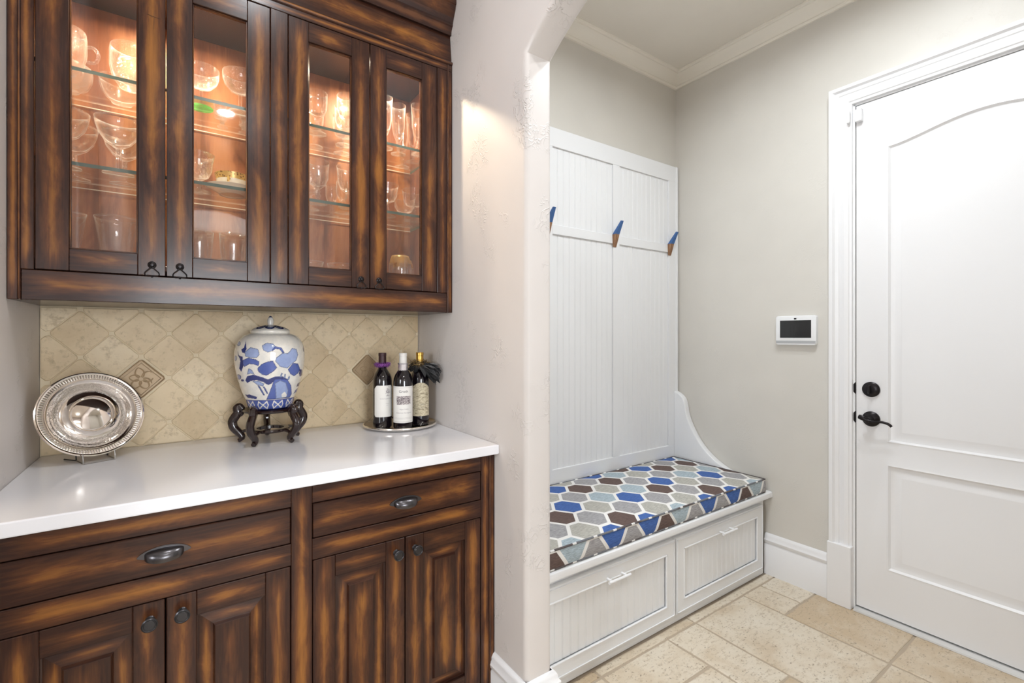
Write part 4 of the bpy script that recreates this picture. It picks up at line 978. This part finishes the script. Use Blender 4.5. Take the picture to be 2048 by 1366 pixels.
tube(bm, catmull([(0.086, 0, zt - 0.008), (0.094, 0, zt - 0.022), (0.106, 0, zt - 0.026)], 4), 0.006, 8)
bmesh.ops.recalc_face_normals(bm, faces=bm.faces[:])
lg = None
for k in range(5):
    if lg is None: lg = finish('leg', bm, M['lacquer'], st, True); q = lg
    else: q = lg.copy(); COL.objects.link(q); q.parent = st
    q.rotation_euler = (0, 0, PHI0 + R_(36 + 72 * k) + R_(6))

# --- round silver tray
TX, TY = 0.742, 1.874
bm = bmesh.new(); lathe(bm, [(0, 0.0005), (0.125, 0.0005), (0.138, 0.003), (0.1455, 0.008), (0.1490, 0.0095), (0.1497, 0.0125), (0.1485, 0.0155), (0.1455, 0.0162), (0.1430, 0.0140), (0.138, 0.0080), (0.124, 0.0025), (0, 0.0022)], 72)
tray = finish('serving_tray', bm, M['silver_tray'], smooth_sh=True, loc=(TX, TY, ZC)); tag(tray, 'round polished silver tray under the wine bottles', 'tray')
ZTR = ZC + 0.0028
# --- wine bottles
M['bottle'] = simple('dark_bottle_glass', (0.006, 0.004, 0.006), 0.06, coat=0.5)
M['paper'] = simple('label_paper', (0.80, 0.78, 0.74), 0.6)
M['ink'] = simple('label_ink', (0.10, 0.085, 0.09), 0.7); M['ink_soft'] = simple('label_grey_ink', (0.36, 0.33, 0.34), 0.7)
m, nt, out = new_mat('old_label_paper'); co = objco(nt); n = noise(nt, mapping(nt, co, (60, 60, 200)), 1.0, 4, 0.7, 1.5)
pbsdf(nt, out, **{'Base Color': ramp(nt, n, [(0.35, (0.16, 0.12, 0.07)), (0.46, (0.50, 0.43, 0.29)), (0.6, (0.70, 0.63, 0.46))]), 'Roughness': 0.6}); M['paper_old'] = m
BP = [(0, 0.003), (0.024, 0.003), (0.030, 0.0), (0.036, 0.002), (0.0378, 0.006), (0.038, 0.012), (0.038, 0.185), (0.0365, 0.200), (0.031, 0.216), (0.022, 0.230), (0.0165, 0.240), (0.0150, 0.250), (0.0148, 0.252)]
def patch(bm, r, a0, a1, zf, n=24, mat=0, nz=1):
    rows = []
    for i in range(n + 1):
        t = i / n; a = a0 + (a1 - a0) * t; z0, z1 = zf(t)
        rows.append([bm.verts.new((r * math.sin(a), -r * math.cos(a), z0 + (z1 - z0) * k / nz)) for k in range(nz + 1)])
    for p, q in zip(rows, rows[1:]):
        for k in range(nz):
            f = bm.faces.new((p[k], q[k], q[k + 1], p[k + 1])); f.material_index = mat
def text_on(name, body, size, r, a_c, z_c, mat, parent, shear=0.0):
    cu = bpy.data.curves.new(name, 'FONT'); cu.body = body; cu.size = size; cu.align_x = 'CENTER'; cu.align_y = 'CENTER'; cu.shear = shear; cu.resolution_u = 3
    to = bpy.data.objects.new('tmp_text', cu); COL.objects.link(to)
    dg = bpy.context.evaluated_depsgraph_get(); me = bpy.data.meshes.new_from_object(to.evaluated_get(dg))
    bpy.data.objects.remove(to); bpy.data.curves.remove(cu)
    for v in me.vertices:
        a = a_c + v.co.x / r; v.co = Vector((r * math.sin(a), -r * math.cos(a), z_c + v.co.y))
    me.materials.clear(); me.materials.append(mat); me.name = name
    o = bpy.data.objects.new(name, me); COL.objects.link(o); o.parent = parent; return o
def bottle(x, y, turn, cap_mat, label):
    face = math.atan2(-x, y) 
    b = tag(empty('wine_bottle', (x, y, ZTR), turn - math.atan2(x, y)), label, 'bottle')
    bm = bmesh.new(); lathe(bm, BP, 40); finish('glass_body', bm, M['bottle'], b, True)
    bm = bmesh.new(); lathe(bm, [(0.0153, 0.246), (0.0150, 0.285), (0.0148, 0.2895), (0.0158, 0.2905), (0.0158, 0.300), (0.0150, 0.302), (0, 0.3025)], 32); finish('capsule', bm, cap_mat, b, True)
    return b
RL = 0.0383
cap1 = simple('burgundy_foil', (0.045, 0.017, 0.020), 0.4, 0.3); cap2 = simple('white_foil', (0.72, 0.70, 0.66), 0.45); cap3 = simple('gold_foil', (0.62, 0.37, 0.08), 0.3, 0.9)
b1 = bottle(0.668, 1.880, R_(10), cap1, 'wine bottle with burgundy capsule and a purple tinsel ring')
bm = bmesh.new(); patch(bm, RL, R_(-62), R_(66), lambda t: (0.046 + max(0, 0.06 - t) * 0.14 + max(0, t - 0.94) * 0.14, 0.172 - max(0, 0.13 - t) ** 1.0 * 0.10 - max(0, t - 0.87) * 0.10), 40); lab = finish('label', bm, M['paper'], b1, True)
text_on('lettering', "STAG'S LEAP WINE", 0.0066, RL + 0.0002, R_(16), 0.119, M['ink_soft'], lab)
for z, h in ((0.100, 11), (0.093, 7)):
    bm = bmesh.new(); patch(bm, RL + 0.0002, R_(20 - h), R_(20 + h), lambda t, z=z: (z - 0.0004, z + 0.0004), 8); finish('printed_rule', bm, M['ink_soft'], lab)
bm = bmesh.new(); rr = random.Random(3)          # tree emblem
for k in range(46):
    a = R_(24) + rr.gauss(0, 0.12); z = 0.149 + rr.gauss(0, 0.007); s = rr.uniform(0.0008, 0.0022)
    patch(bm, RL + 0.0002, a - s / RL, a + s / RL, lambda t, z=z, s=s: (z - s * 0.7, z + s * 0.7 * (1 - abs(t - 0.5))), 3)
patch(bm, RL + 0.0002, R_(22.6), R_(25), lambda t: (0.131, 0.146), 2); patch(bm, RL + 0.0002, R_(12), R_(35), lambda t: (0.1295, 0.1315 + 0.001 * math.sin(t * 19)), 14)
finish('tree_emblem', bm, M['ink_soft'], lab)
b2 = bottle(0.730, 1.815, R_(0), cap2, 'wine bottle with white capsule and a large white label')
bm = bmesh.new(); patch(bm, RL, R_(-80), R_(80), lambda t: (0.026, 0.171), 40); lab = finish('label', bm, M['paper'], b2, True)
text_on('lettering', 'Groth', 0.0150, RL + 0.0002, R_(3), 0.150, M['ink'], lab)
text_on('lettering', 'Napa Valley', 0.0078, RL + 0.0002, R_(6), 0.080, M['ink_soft'], lab, 0.35)
text_on('lettering', 'Cabernet Sauvignon', 0.0082, RL + 0.0002, R_(4), 0.066, M['ink_soft'], lab, 0.35)
for z in (0.046, 0.042, 0.165, 0.031):
    bm = bmesh.new(); patch(bm, RL + 0.0002, R_(-62 if z != 0.165 else -76), R_(66 if z != 0.165 else 76), lambda t, z=z: (z - 0.0003, z + 0.0003), 24)
    finish('printed_rule', bm, M['ink_soft'], lab)
m, nt, out = new_mat('label_engraving'); n = noise(nt, mapping(nt, objco(nt), (230, 230, 330)), 1.0, 3, 0.6)
pbsdf(nt, out, **{'Base Color': ramp(nt, n, [(0.4, (0.10, 0.08, 0.09)), (0.5, (0.34, 0.29, 0.29)), (0.6, (0.62, 0.58, 0.56))]), 'Roughness': 0.7})
bm = bmesh.new(); patch(bm, RL + 0.0002, R_(-40), R_(48), lambda t: (0.099, 0.132), 24); finish('printed_picture', bm, m, lab, True)
b3 = bottle(0.818, 1.850, R_(8), cap3, 'wine bottle with gold capsule behind black feathers')
bm = bmesh.new(); patch(bm, RL, R_(-75), R_(75), lambda t: (0.040, 0.150 + 0.028 * math.sin(math.pi * t)), 40); lab = finish('label', bm, M['paper_old'], b3, True)
text_on('lettering', 'RESERVE', 0.0060, RL + 0.0002, R_(12), 0.088, M['ink'], lab); text_on('lettering', 'Cabernet Sauvignon', 0.0056, RL + 0.0002, R_(12), 0.074, M['ink'], lab, 0.3)
# purple tinsel ring, silver collar, black feather wreath with gold tinsel
def spikes(bm, c, R, r0, n, L, seed, wid=0.0012, up=1.0):
    rr = random.Random(seed)
    for k in range(n):
        a = rr.uniform(0, 2 * math.pi); e = rr.uniform(0, 2 * math.pi); 
        p = Vector((c[0] + (R + r0 * math.cos(e)) * math.cos(a), c[1] + (R + r0 * math.cos(e)) * math.sin(a), c[2] + r0 * math.sin(e)))
        d = Vector((math.cos(a) * math.cos(e), math.sin(a) * math.cos(e), math.sin(e) * up)) + Vector((rr.gauss(0, .4), rr.gauss(0, .4), rr.gauss(0, .4))); d.normalize()
        s = d.cross(Vector((rr.gauss(0, 1), rr.gauss(0, 1), rr.gauss(0, 1)))).normalized() * wid
        q = p + d * L * rr.uniform(0.5, 1.2); v = [bm.verts.new(x) for x in (p - s, p + s, q + s * 0.6, q - s * 0.6)]; bm.faces.new(v)
bm = bmesh.new(); 
tube(bm, [(0.0228 * math.cos(a), 0.0228 * math.sin(a), 0.0) for a in [2 * math.pi * i / 28 for i in range(28)]], 0.0062, 8, closed=True)
spikes(bm, (0, 0, 0), 0.0225, 0.006, 420, 0.006, 5)
m, nt, out = new_mat('purple_tinsel'); n = noise(nt, objco(nt), 260.0, 2); pbsdf(nt, out, **{'Base Color': ramp(nt, n, [(0.35, (0.09, 0.015, 0.13)), (0.65, (0.42, 0.14, 0.52))]), 'Roughness': 0.35, 'Metallic': 0.4})
tag(finish('tinsel_ring', bm, m, None, loc=(0.668, 1.880, ZTR + 0.2535)), 'purple tinsel ring around a wine bottle neck', 'decoration')
bm = bmesh.new(); lathe(bm, [(0.0162, 0.232), (0.0195, 0.226), (0.0215, 0.226), (0.0200, 0.240), (0.0190, 0.256), (0.0225, 0.262), (0.0205, 0.262), (0.0162, 0.256), (0.0160, 0.236)], 14)
tag(finish('bottle_collar', bm, simple('silver_ribbon', (0.75, 0.72, 0.74), 0.25, 0.9), None, loc=(0.730, 1.815, ZTR)), 'silver ribbon collar on the white-capped bottle neck', 'decoration')
fw = tag(empty('feather_garland', (0.818, 1.850, ZTR + 0.240)), 'black feather garland with gold tinsel around the gold-capped bottle', 'decoration')
rr = random.Random(11); bm = bmesh.new()
for k in range(150):
    a0 = rr.gauss(-0.75, 0.42) if k % 4 else rr.uniform(0, 6.283)      # most feathers sweep into the room
    L = rr.uniform(0.055, 0.085) if k % 4 else rr.uniform(0.020, 0.030)
    p = Vector((0.021 * math.cos(a0), 0.021 * math.sin(a0), rr.uniform(-0.004, 0.010))); d = Vector((math.cos(a0), math.sin(a0), rr.uniform(-0.75, 0.35))).normalized()
    if p.x + d.x * L > 0.066: L = max(0.02, (0.066 - p.x) / max(d.x, 0.1))
    s_ = d.cross(Vector((0, 0, 1))).normalized(); s_ = (Matrix.Rotation(rr.uniform(-1.2, 1.2), 4, d) @ s_); wv_ = rr.uniform(0.008, 0.015); nrm = d.cross(s_)
    row = []
    for q in range(7):
        t = q / 6; c = p + d * (L * t) + Vector((0, 0, -0.026 * t * t * (1 if k % 4 else 0.3))); ww = wv_ * math.sin(math.pi * (0.12 + 0.84 * t)) * min(1, 0.25 + 2.5 * t)
        row.append((bm.verts.new(c - s_ * ww), bm.verts.new(c + nrm * 0.001), bm.verts.new(c + s_ * ww)))
    for u, v in zip(row, row[1:]):
        bm.faces.new((u[0], u[1], v[1], v[0])); bm.faces.new((u[1], u[2], v[2], v[1]))
finish('feathers', bm, simple('black_feather', (0.008, 0.008, 0.009), 0.55, **{'Sheen Weight': 0.3}), fw, True)
bm = bmesh.new(); tube(bm, [(0.0245 * math.cos(2 * math.pi * i / 24), 0.0245 * math.sin(2 * math.pi * i / 24), 0.012) for i in range(24)], 0.006, 7, closed=True); spikes(bm, (0, 0, 0.013), 0.027, 0.006, 520, 0.015, 21, 0.0009)
m, nt, out = new_mat('gold_tinsel'); n = noise(nt, objco(nt), 200.0, 2); pbsdf(nt, out, **{'Base Color': ramp(nt, n, [(0.4, (0.03, 0.02, 0.015)), (0.62, (0.50, 0.36, 0.16))]), 'Roughness': 0.35, 'Metallic': 0.6})
finish('tinsel', bm, m, fw)

# ================================================================== MUDROOM BENCH
bench = tag(empty('mudroom_bench', (0, 0, 0)), 'white built-in bench with beadboard back, two drawers and coat hooks', 'bench')
YBF, YBD = 1.362, 1.340       # bench face, drawer face
X0, X1 = XR2 + 0.026, 2.662
bm = bmesh.new(); bx(bm, X0 - 0.022, X1, YBF, YM - 0.002, 0.001, 0.4205, 0.002); finish('body', bm, M['white2'], bench)
bm = bmesh.new()
prism(bm, [(YM - 0.002, 0.4205), (YBF - 0.004, 0.4205), (1.345, 0.424), (1.333, 0.428), (1.3235, 0.434), (1.3225, 0.450), (1.325, 0.460), (1.333, 0.464), (YM - 0.002, 0.464)], 'x', XR2 + 0.003, XD - 0.004); finish('seat_lid', bm, M['white2'], bench, True)
def beads(parent, x0, x1, yface, z0, z1, thick, name='plank'):
    n = max(1, round((x1 - x0) / 0.0405)); w = (x1 - x0) / n
    bm = bmesh.new(); g = 0.0024
    prism(bm, [(0.0002, yface + thick), (0.0002, yface + 0.0014), (g * 0.7, yface), (w - 0.0068, yface), (w - 0.0058, yface + 0.0010), (w - 0.0046, yface - 0.0001), (w - 0.0024, yface - 0.0001), (w - 0.0012, yface + 0.0014), (w - 0.0002, yface + 0.0014), (w - 0.0002, yface + thick)], 'z', z0, z1)
    first = finish(name, bm, M['white2'], parent, True)
    first.location.x = x0
    for i in range(1, n):
        q = first.copy(); COL.objects.link(q); q.parent = parent; q.location.x = x0 + w * i
for a, b in ((XR2 + 0.031, 1.8405), (1.8505, 2.6165)):
    dz0, dz1 = 0.052, 0.402; s = 0.055
    bm = bmesh.new()
    for x0, x1, z0, z1 in ((a, a + s, dz0, dz1), (b - s, b, dz0, dz1), (a + s, b - s, dz0, dz0 + s), (a + s, b - s, dz1 - s, dz1)): bx(bm, x0, x1, YBD, YBF - 0.001, z0, z1, 0.0)
    bm2 = bm
    o = 0.007                       # moulded lip round the panel and edge bead
    for x0, x1, z0, z1 in ((a + s, a + s + o, dz0 + s, dz1 - s), (b - s - o, b - s, dz0 + s, dz1 - s), (a + s, b - s, dz0 + s, dz0 + s + o), (a + s, b - s, dz1 - s - o, dz1 - s)): bx(bm, x0, x1, YBD - 0.003, YBD + 0.006, z0, z1, 0.002)
    bx(bm, a + 0.006, b - 0.006, YBD - 0.004, YBD, dz0 + 0.006, dz0 + 0.010, 0.001); bx(bm, a + 0.006, b - 0.006, YBD - 0.004, YBD, dz1 - 0.012, dz1 - 0.007, 0.001); bx(bm, a + 0.006, a + 0.010, YBD - 0.004, YBD, dz0 + 0.006, dz1 - 0.006, 0.001); bx(bm, b - 0.010, b - 0.006, YBD - 0.004, YBD, dz0 + 0.006, dz1 - 0.006, 0.001)
    dr = finish('drawer', bm, M['white2'], bench)
    beads(dr, a + s + o, b - s - o, YBD + 0.010, dz0 + s + o, dz1 - s - o, 0.008)
    bm = bmesh.new(); px = a + (b - a) * 0.51; pz = dz1 - 0.050
    tube(bm, [(px - 0.062, YBD - 0.030, pz), (px + 0.062, YBD - 0.030, pz)], 0.0058, 12)
    for q in (-0.042, 0.042): tube(bm, [(px + q, YBD - 0.030, pz), (px + q, YBD - 0.0001, pz)], 0.0050, 10)
    finish('bar_pull', bm, M['white2'], dr, True)
# backboard: frame pieces with beadboard panels
YP = YM - 0.022
bm = bmesh.new()
def fr(x0, x1, z0, z1, y0=YP, bev=0.0015): bx(bm, x0, x1, y0, YM - 0.001, z0, z1, bev)
fr(XR2 + 0.003, XD - 0.028, 2.336, 2.437); fr(XR2 + 0.003, XD - 0.028, 0.4645, 0.616)
cols_ = [(1.0955, 1.5555), (1.6115, 2.0715), (2.1270, 2.5880)]
for x0, x1 in ((XR2 + 0.003, 1.0955), (1.5555, 1.6115), (2.0715, 2.1270), (2.5880, XD - 0.028)): fr(x0, x1, 0.616, 2.336)
for x0, x1 in cols_: fr(x0, x1, 1.870, 1.921)
bx(bm, XD - 0.030, XD - 0.012, YP - 0.006, YM - 0.001, 0.4645, 2.437, 0.002)
back_f = finish('backboard', bm, M['white2'], bench)
for x0, x1 in cols_:
    beads(back_f, x0, x1, YP + 0.009, 1.921, 2.336, 0.010); beads(back_f, x0, x1, YP + 0.009, 0.616, 1.870, 0.010)
bm = bmesh.new()
cv = catmull([(0, 1.931, 0.966), (0, 1.900, 0.952), (0, 1.868, 0.925), (0, 1.852, 0.880), (0, 1.842, 0.825), (0, 1.812, 0.755), (0, 1.755, 0.668), (0, 1.680, 0.597), (0, 1.590, 0.545), (0, 1.500, 0.515), (0, 1.42, 0.500)], 4)
prism(bm, [(p.y, p.z) for p in cv] + [(1.40, 0.4645), (1.931, 0.4645)], 'x', XD - 0.046, XD - 0.003)
es = [e for e in bm.edges if abs(e.verts[0].co.x - e.verts[1].co.x) < 1e-6 and e.verts[0].co.z > 0.49 and e.verts[1].co.z > 0.49]
bmesh.ops.bevel(bm, geom=es, offset=0.006, segments=3, profile=0.5, affect='EDGES')
finish('side_bracket', bm, M['white2'], bench, True)
# coat hooks: blue dipped wooden wedges
M['blue'] = simple('blue_dip_paint', (0.045, 0.135, 0.36), 0.45)
m, nt, out = new_mat('raw_oak'); n = noise(nt, mapping(nt, objco(nt), (90, 90, 12)), 1.0, 3); pbsdf(nt, out, **{'Base Color': ramp(nt, n, [(0.35, (0.20, 0.095, 0.045)), (0.65, (0.42, 0.24, 0.13))]), 'Roughness': 0.6}); M['oak'] = m
bm = bmesh.new()
for mi, lo_, hi_ in ((1, [(0.0, -0.072), (0.004, -0.072), (0.026, 0.0), (0.0, 0.0)], 0), (0, [(0.0, 0.0), (0.026, 0.0), (0.066, 0.070), (0.056, 0.072)], 0)):
    n0 = set(bm.faces); prism(bm, [(-p[0], p[1]) for p in lo_], 'x', -0.016, 0.016)
    for f in bm.faces:
        if f not in n0: f.material_index = mi
for v in bm.verts:
    t = (v.co.z + 0.072) / 0.144; v.co.x *= 1.0 - 0.55 * abs(t - 0.5) * 2 * (1 if t > 0.5 else 0.35)
hk = finish('coat_hook', bm, [M['blue'], M['oak']], bench); hk.location = (2.080, YP - 0.0002, 1.922); hk['label'] = 'wooden peg hook dipped in blue paint'
for x in (2.592, 1.571):
    q = hk.copy(); COL.objects.link(q); q.parent = bench; q.location.x = x
# cushion with printed hexagons
m, nt, out = new_mat('hexagon_fabric')
uv = nd(nt, 'UVMap', uv_map='F').outputs[0]; sp = nd(nt, 'SeparateXYZ', {0: uv}); ux, uy = sp.outputs[0], sp.outputs[1]
DXh, DYh = 0.2195, 0.1530
def lat(ox, oy):
    i = mth(nt, 'ROUND', mth(nt, 'DIVIDE', mth(nt, 'SUBTRACT', ux, ox), DXh)); j = mth(nt, 'ROUND', mth(nt, 'DIVIDE', mth(nt, 'SUBTRACT', uy, oy), DYh))
    lx = mth(nt, 'ABSOLUTE', mth(nt, 'SUBTRACT', mth(nt, 'SUBTRACT', ux, ox), mth(nt, 'MULTIPLY', i, DXh))); ly = mth(nt, 'ABSOLUTE', mth(nt, 'SUBTRACT', mth(nt, 'SUBTRACT', uy, oy), mth(nt, 'MULTIPLY', j, DYh)))
    hx, hy = DXh / 2, DYh / 2
    k = 2.0 / (hx * hx + hy * hy)
    sl = mth(nt, 'ADD', mth(nt, 'MULTIPLY', lx, hx * k), mth(nt, 'MULTIPLY', ly, hy * k))
    return i, j, mth(nt, 'MAXIMUM', mth(nt, 'DIVIDE', ly, hy), sl)
iA, jA, mA = lat(1.435, 1.615); iB, jB, mB = lat(1.545, 1.6915)
selB = mth(nt, 'LESS_THAN', mB, mA)
def pick(a, b): return mth(nt, 'ADD', mth(nt, 'MULTIPLY', a, mth(nt, 'SUBTRACT', 1.0, selB)), mth(nt, 'MULTIPLY', b, selB))
ii = pick(iA, iB); jj = pick(mth(nt, 'MULTIPLY', jA, 2.0), mth(nt, 'ADD', mth(nt, 'MULTIPLY', jB, 2.0), 1.0)); mm = mth(nt, 'MINIMUM', mA, mB)
# rows -3..5 -> index 0..8 ; table of three repeating columns
BLU, BRN, GRY, GRN, LBL = (0.050, 0.120, 0.36), (0.115, 0.075, 0.065), (0.34, 0.335, 0.345), (0.42, 0.41, 0.37), (0.37, 0.45, 0.50)
ROWS = {-4: (BLU, BLU, LBL), -3: (BRN, GRN, GRN), -2: (GRY, GRY, GRY), -1: (GRN, BLU, BRN), 0: (BLU, LBL, LBL), 1: (GRY, GRN, GRY), 2: (GRN, BRN, BRN), 3: (BLU, GRY, LBL), 4: (BRN, GRN, BLU), 5: (GRY, BRN, GRY)}
rows = [ROWS[r] for r in range(-4, 6)]
jm = mth(nt, 'FLOORED_MODULO', mth(nt, 'ADD', jj, 4.0), 10.0); im = mth(nt, 'FLOORED_MODULO', ii, 3.0)
idx = mth(nt, 'DIVIDE', mth(nt, 'ADD', mth(nt, 'ADD', mth(nt, 'MULTIPLY', jm, 3.0), im), 0.5), 30.0)
stops = [(k / 30.0, rows[k // 3][k % 3]) for k in range(30)]
cc = ramp(nt, idx, stops, 'CONSTANT')
wv = noise(nt, mapping(nt, uv, (900, 60, 1)), 1.0, 2, 0.6); wv2 = noise(nt, mapping(nt, uv, (40, 420, 1)), 1.0, 2, 0.6)
cc = mixc(nt, 1.0, cc, ramp(nt, wv2, [(0.3, (0.66, 0.66, 0.66)), (0.7, (1.35, 1.35, 1.35))]), 'MULTIPLY')
cc = mixc(nt, smooth(nt, mm, 0.875, 0.895), cc, (0.80, 0.79, 0.77))
pbsdf(nt, out, **{'Base Color': cc, 'Roughness': 0.85, 'Normal': bump(nt, mth(nt, 'ADD', wv, wv2), 0.15, 0.001)}); M['hex'] = m
CX0, CX1, CY0, CY1, CZ0, CZ1 = XR2 + 0.014, 2.628, 1.336, YP - 0.008, 0.4650, 0.540
cush = tag(empty('bench_cushion', ((CX0 + CX1) / 2, (CY0 + CY1) / 2, CZ0)), 'bench cushion printed with blue, brown and grey hexagons', 'cushion')
ox, oy, oz = cush.location
bm = bmesh.new(); F_ = bm.loops.layers.uv.new('F')
nx, ny = 60, 24; rr_ = 0.012
def crown_z(u, v): return CZ1 + 0.014 * (1 - abs(2 * u - 1) ** 6) * (1 - abs(2 * v - 1) ** 4)
top = [[bm.verts.new((CX0 + (CX1 - CX0) * i / nx - ox, CY0 + (CY1 - CY0) * j / ny - oy, crown_z(i / nx, j / ny) - oz)) for j in range(ny + 1)] for i in range(nx + 1)]
for i in range(nx):
    for j in range(ny): bm.faces.new((top[i][j], top[i + 1][j], top[i + 1][j + 1], top[i][j + 1]))
ring = [top[i][0] for i in range(nx + 1)] + [top[nx][j] for j in range(1, ny + 1)] + [top[i][ny] for i in range(nx - 1, -1, -1)] + [top[0][j] for j in range(ny - 1, 0, -1)]
prev = ring
levels = [(0.004, 0.03), (0.006, 0.055)]
lows = []
for k, (bulge, dz) in enumerate(levels + [(0.0, CZ1 - CZ0)]):
    cur = []
    for v in ring:
        x, y = v.co.x, v.co.y; sx = (1 if x > (CX1 - CX0) / 2 - 1e-4 else -1 if x < -(CX1 - CX0) / 2 + 1e-4 else 0); sy = (1 if y > (CY1 - CY0) / 2 - 1e-4 else -1 if y < -(CY1 - CY0) / 2 + 1e-4 else 0)
        cur.append(bm.verts.new((x + sx * bulge, y + sy * bulge, CZ1 - dz - oz)))
    for i in range(len(ring)): bm.faces.new((prev[i], cur[i], cur[(i + 1) % len(ring)], prev[(i + 1) % len(ring)]))
    prev = cur
bm.faces.new(list(reversed(prev)))
bmesh.ops.recalc_face_normals(bm, faces=bm.faces[:])
for f in bm.faces:
    nrm = f.normal
    for l in f.loops:
        c = l.vert.co; X, Y, Z = c.x + ox, c.y + oy, c.z + oz
        if abs(nrm.z) > 0.7: l[F_].uv = (X, Y)
        elif abs(nrm.y) > abs(nrm.x): l[F_].uv = (X, 1.309 + (Z - CZ1))
        else: l[F_].uv = (Y + 0.4, 1.66 + (Z - CZ1))
cu_ = finish('cover', bm, M['hex'], cush)
for p in cu_.data.polygons: p.use_smooth = True
cu_.data.set_sharp_from_angle(angle=R_(50))
m, nt, out = new_mat('piping_fabric'); sp = nd(nt, 'SeparateXYZ', {0: nd(nt, 'NewGeometry').outputs['Position']}).outputs[0]
fr_ = mth(nt, 'FRACT', mth(nt, 'DIVIDE', sp, 0.11)); fr2 = mth(nt, 'FRACT', mth(nt, 'DIVIDE', sp, 0.37))
pbsdf(nt, out, **{'Base Color': mixc(nt, mth(nt, 'LESS_THAN', fr_, 0.18), mixc(nt, smooth(nt, fr2, 0.3, 0.35), (0.10, 0.085, 0.085), (0.16, 0.17, 0.19)), (0.78, 0.78, 0.77)), 'Roughness': 0.85})
hx_, hy_ = (CX1 - CX0) / 2, (CY1 - CY0) / 2
for nm, zz in (('piping', CZ1 - oz), ('piping', 0.006)):
    bm = bmesh.new(); n = 40; pts = [(-hx_ + 2 * hx_ * i / n, -hy_, zz) for i in range(n)] + [(hx_, -hy_ + 2 * hy_ * i / 12, zz) for i in range(12)] + [(hx_ - 2 * hx_ * i / n, hy_, zz) for i in range(n)] + [(-hx_, hy_ - 2 * hy_ * i / 12, zz) for i in range(12)]
    tube(bm, pts, 0.0042, 8, closed=True); finish(nm, bm, m, cush, True)

# ================================================================== ALARM PANEL
ap = tag(empty('alarm_panel', (XD, 1.196, 1.358)), 'white wall-mounted touchscreen alarm panel beside the white door', 'alarm panel')
bm = bmesh.new(); bx(bm, -0.024, -0.0005, -0.100, 0.100, -0.0775, 0.0775, 0.0)
es = [e for e in bm.edges if abs(e.verts[0].co.x - e.verts[1].co.x) > 0.01]; bmesh.ops.bevel(bm, geom=es, offset=0.012, segments=5, profile=0.5, affect='EDGES')
es = [e for e in bm.edges if e.verts[0].co.x < -0.023 and e.verts[1].co.x < -0.023]; bmesh.ops.bevel(bm, geom=es, offset=0.003, segments=2, profile=0.5, affect='EDGES')
finish('housing', bm, simple('white_plastic', (0.84, 0.85, 0.86), 0.25), ap, True)
m, nt, out = new_mat('dark_screen'); co = nd(nt, 'SeparateXYZ', {0: objco(nt)}).outputs[1]
pbsdf(nt, out, **{'Base Color': (0.016, 0.017, 0.018), 'Roughness': 0.12, 'Coat Weight': 0.2})
box_obj('screen', -0.0248, -0.0238, -0.0775, 0.0775, -0.040, 0.053, m, ap)
bm = bmesh.new(); bx(bm, -0.0247, -0.0238, -0.0985, 0.0985, -0.070, -0.055, 0.0003); finish('speaker_strip', bm, simple('grey_plastic', (0.42, 0.43, 0.44), 0.5), ap)
bm = bmesh.new(); lathe(bm, [(0, 0), (0.0, 0.0)], 8); bm.free()
box_obj('camera_lens', -0.0247, -0.0238, -0.006, 0.006, 0.0575, 0.0655, simple('black_plastic', (0.01, 0.01, 0.01), 0.2), ap)

# ================================================================== CEILING LIGHTS
lens_m, nt, out = new_mat('downlight_lens'); e = nd(nt, 'Emission', {'Color': (1.0, 0.93, 0.84), 'Strength': 14.0}); nt.links.new(e.outputs[0], out.inputs[0])
def downlight(x, y, z, watts, color, label, size=0.115):
    t = tag(empty('recessed_downlight', (x, y, z)), label, 'ceiling light', 'recessed ceiling downlights')
    bm = bmesh.new(); lathe(bm, [(size / 2, -0.0015), (size / 2 + 0.004, -0.006), (size / 2 + 0.018, -0.005), (size / 2 + 0.022, -0.0005)], 32); finish('trim_ring', bm, M['white'], t, True)
    bm = bmesh.new(); lathe(bm, [(0, -0.0006), (size / 2, -0.0006)], 32); finish('lens', bm, lens_m, t)
    disk_light('lamp', (0, 0, -0.004), size * 0.9, watts, color, 165, parent=t)
WARM = (0.94, 0.965, 1.0)
downlight(0.275, -0.82, ZH, 13, WARM, 'recessed round downlight in the hall ceiling near the far arch')
downlight(0.275, 0.80, ZH, 6.5, WARM, 'added fill downlight in the hall ceiling above the cabinet front')  # added lamp out of view, brightens the counter and cabinet front
downlight(1.90, 0.60, ZM, 8.5, (0.91, 0.96, 1.0), 'recessed round downlight in the mudroom ceiling towards the white door')
downlight(1.55, 0.90, ZM, 11, (0.91, 0.96, 1.0), 'added fill downlight in the mudroom ceiling above the bench front')  # second mudroom lamp, added out of view to even out and lift the bench
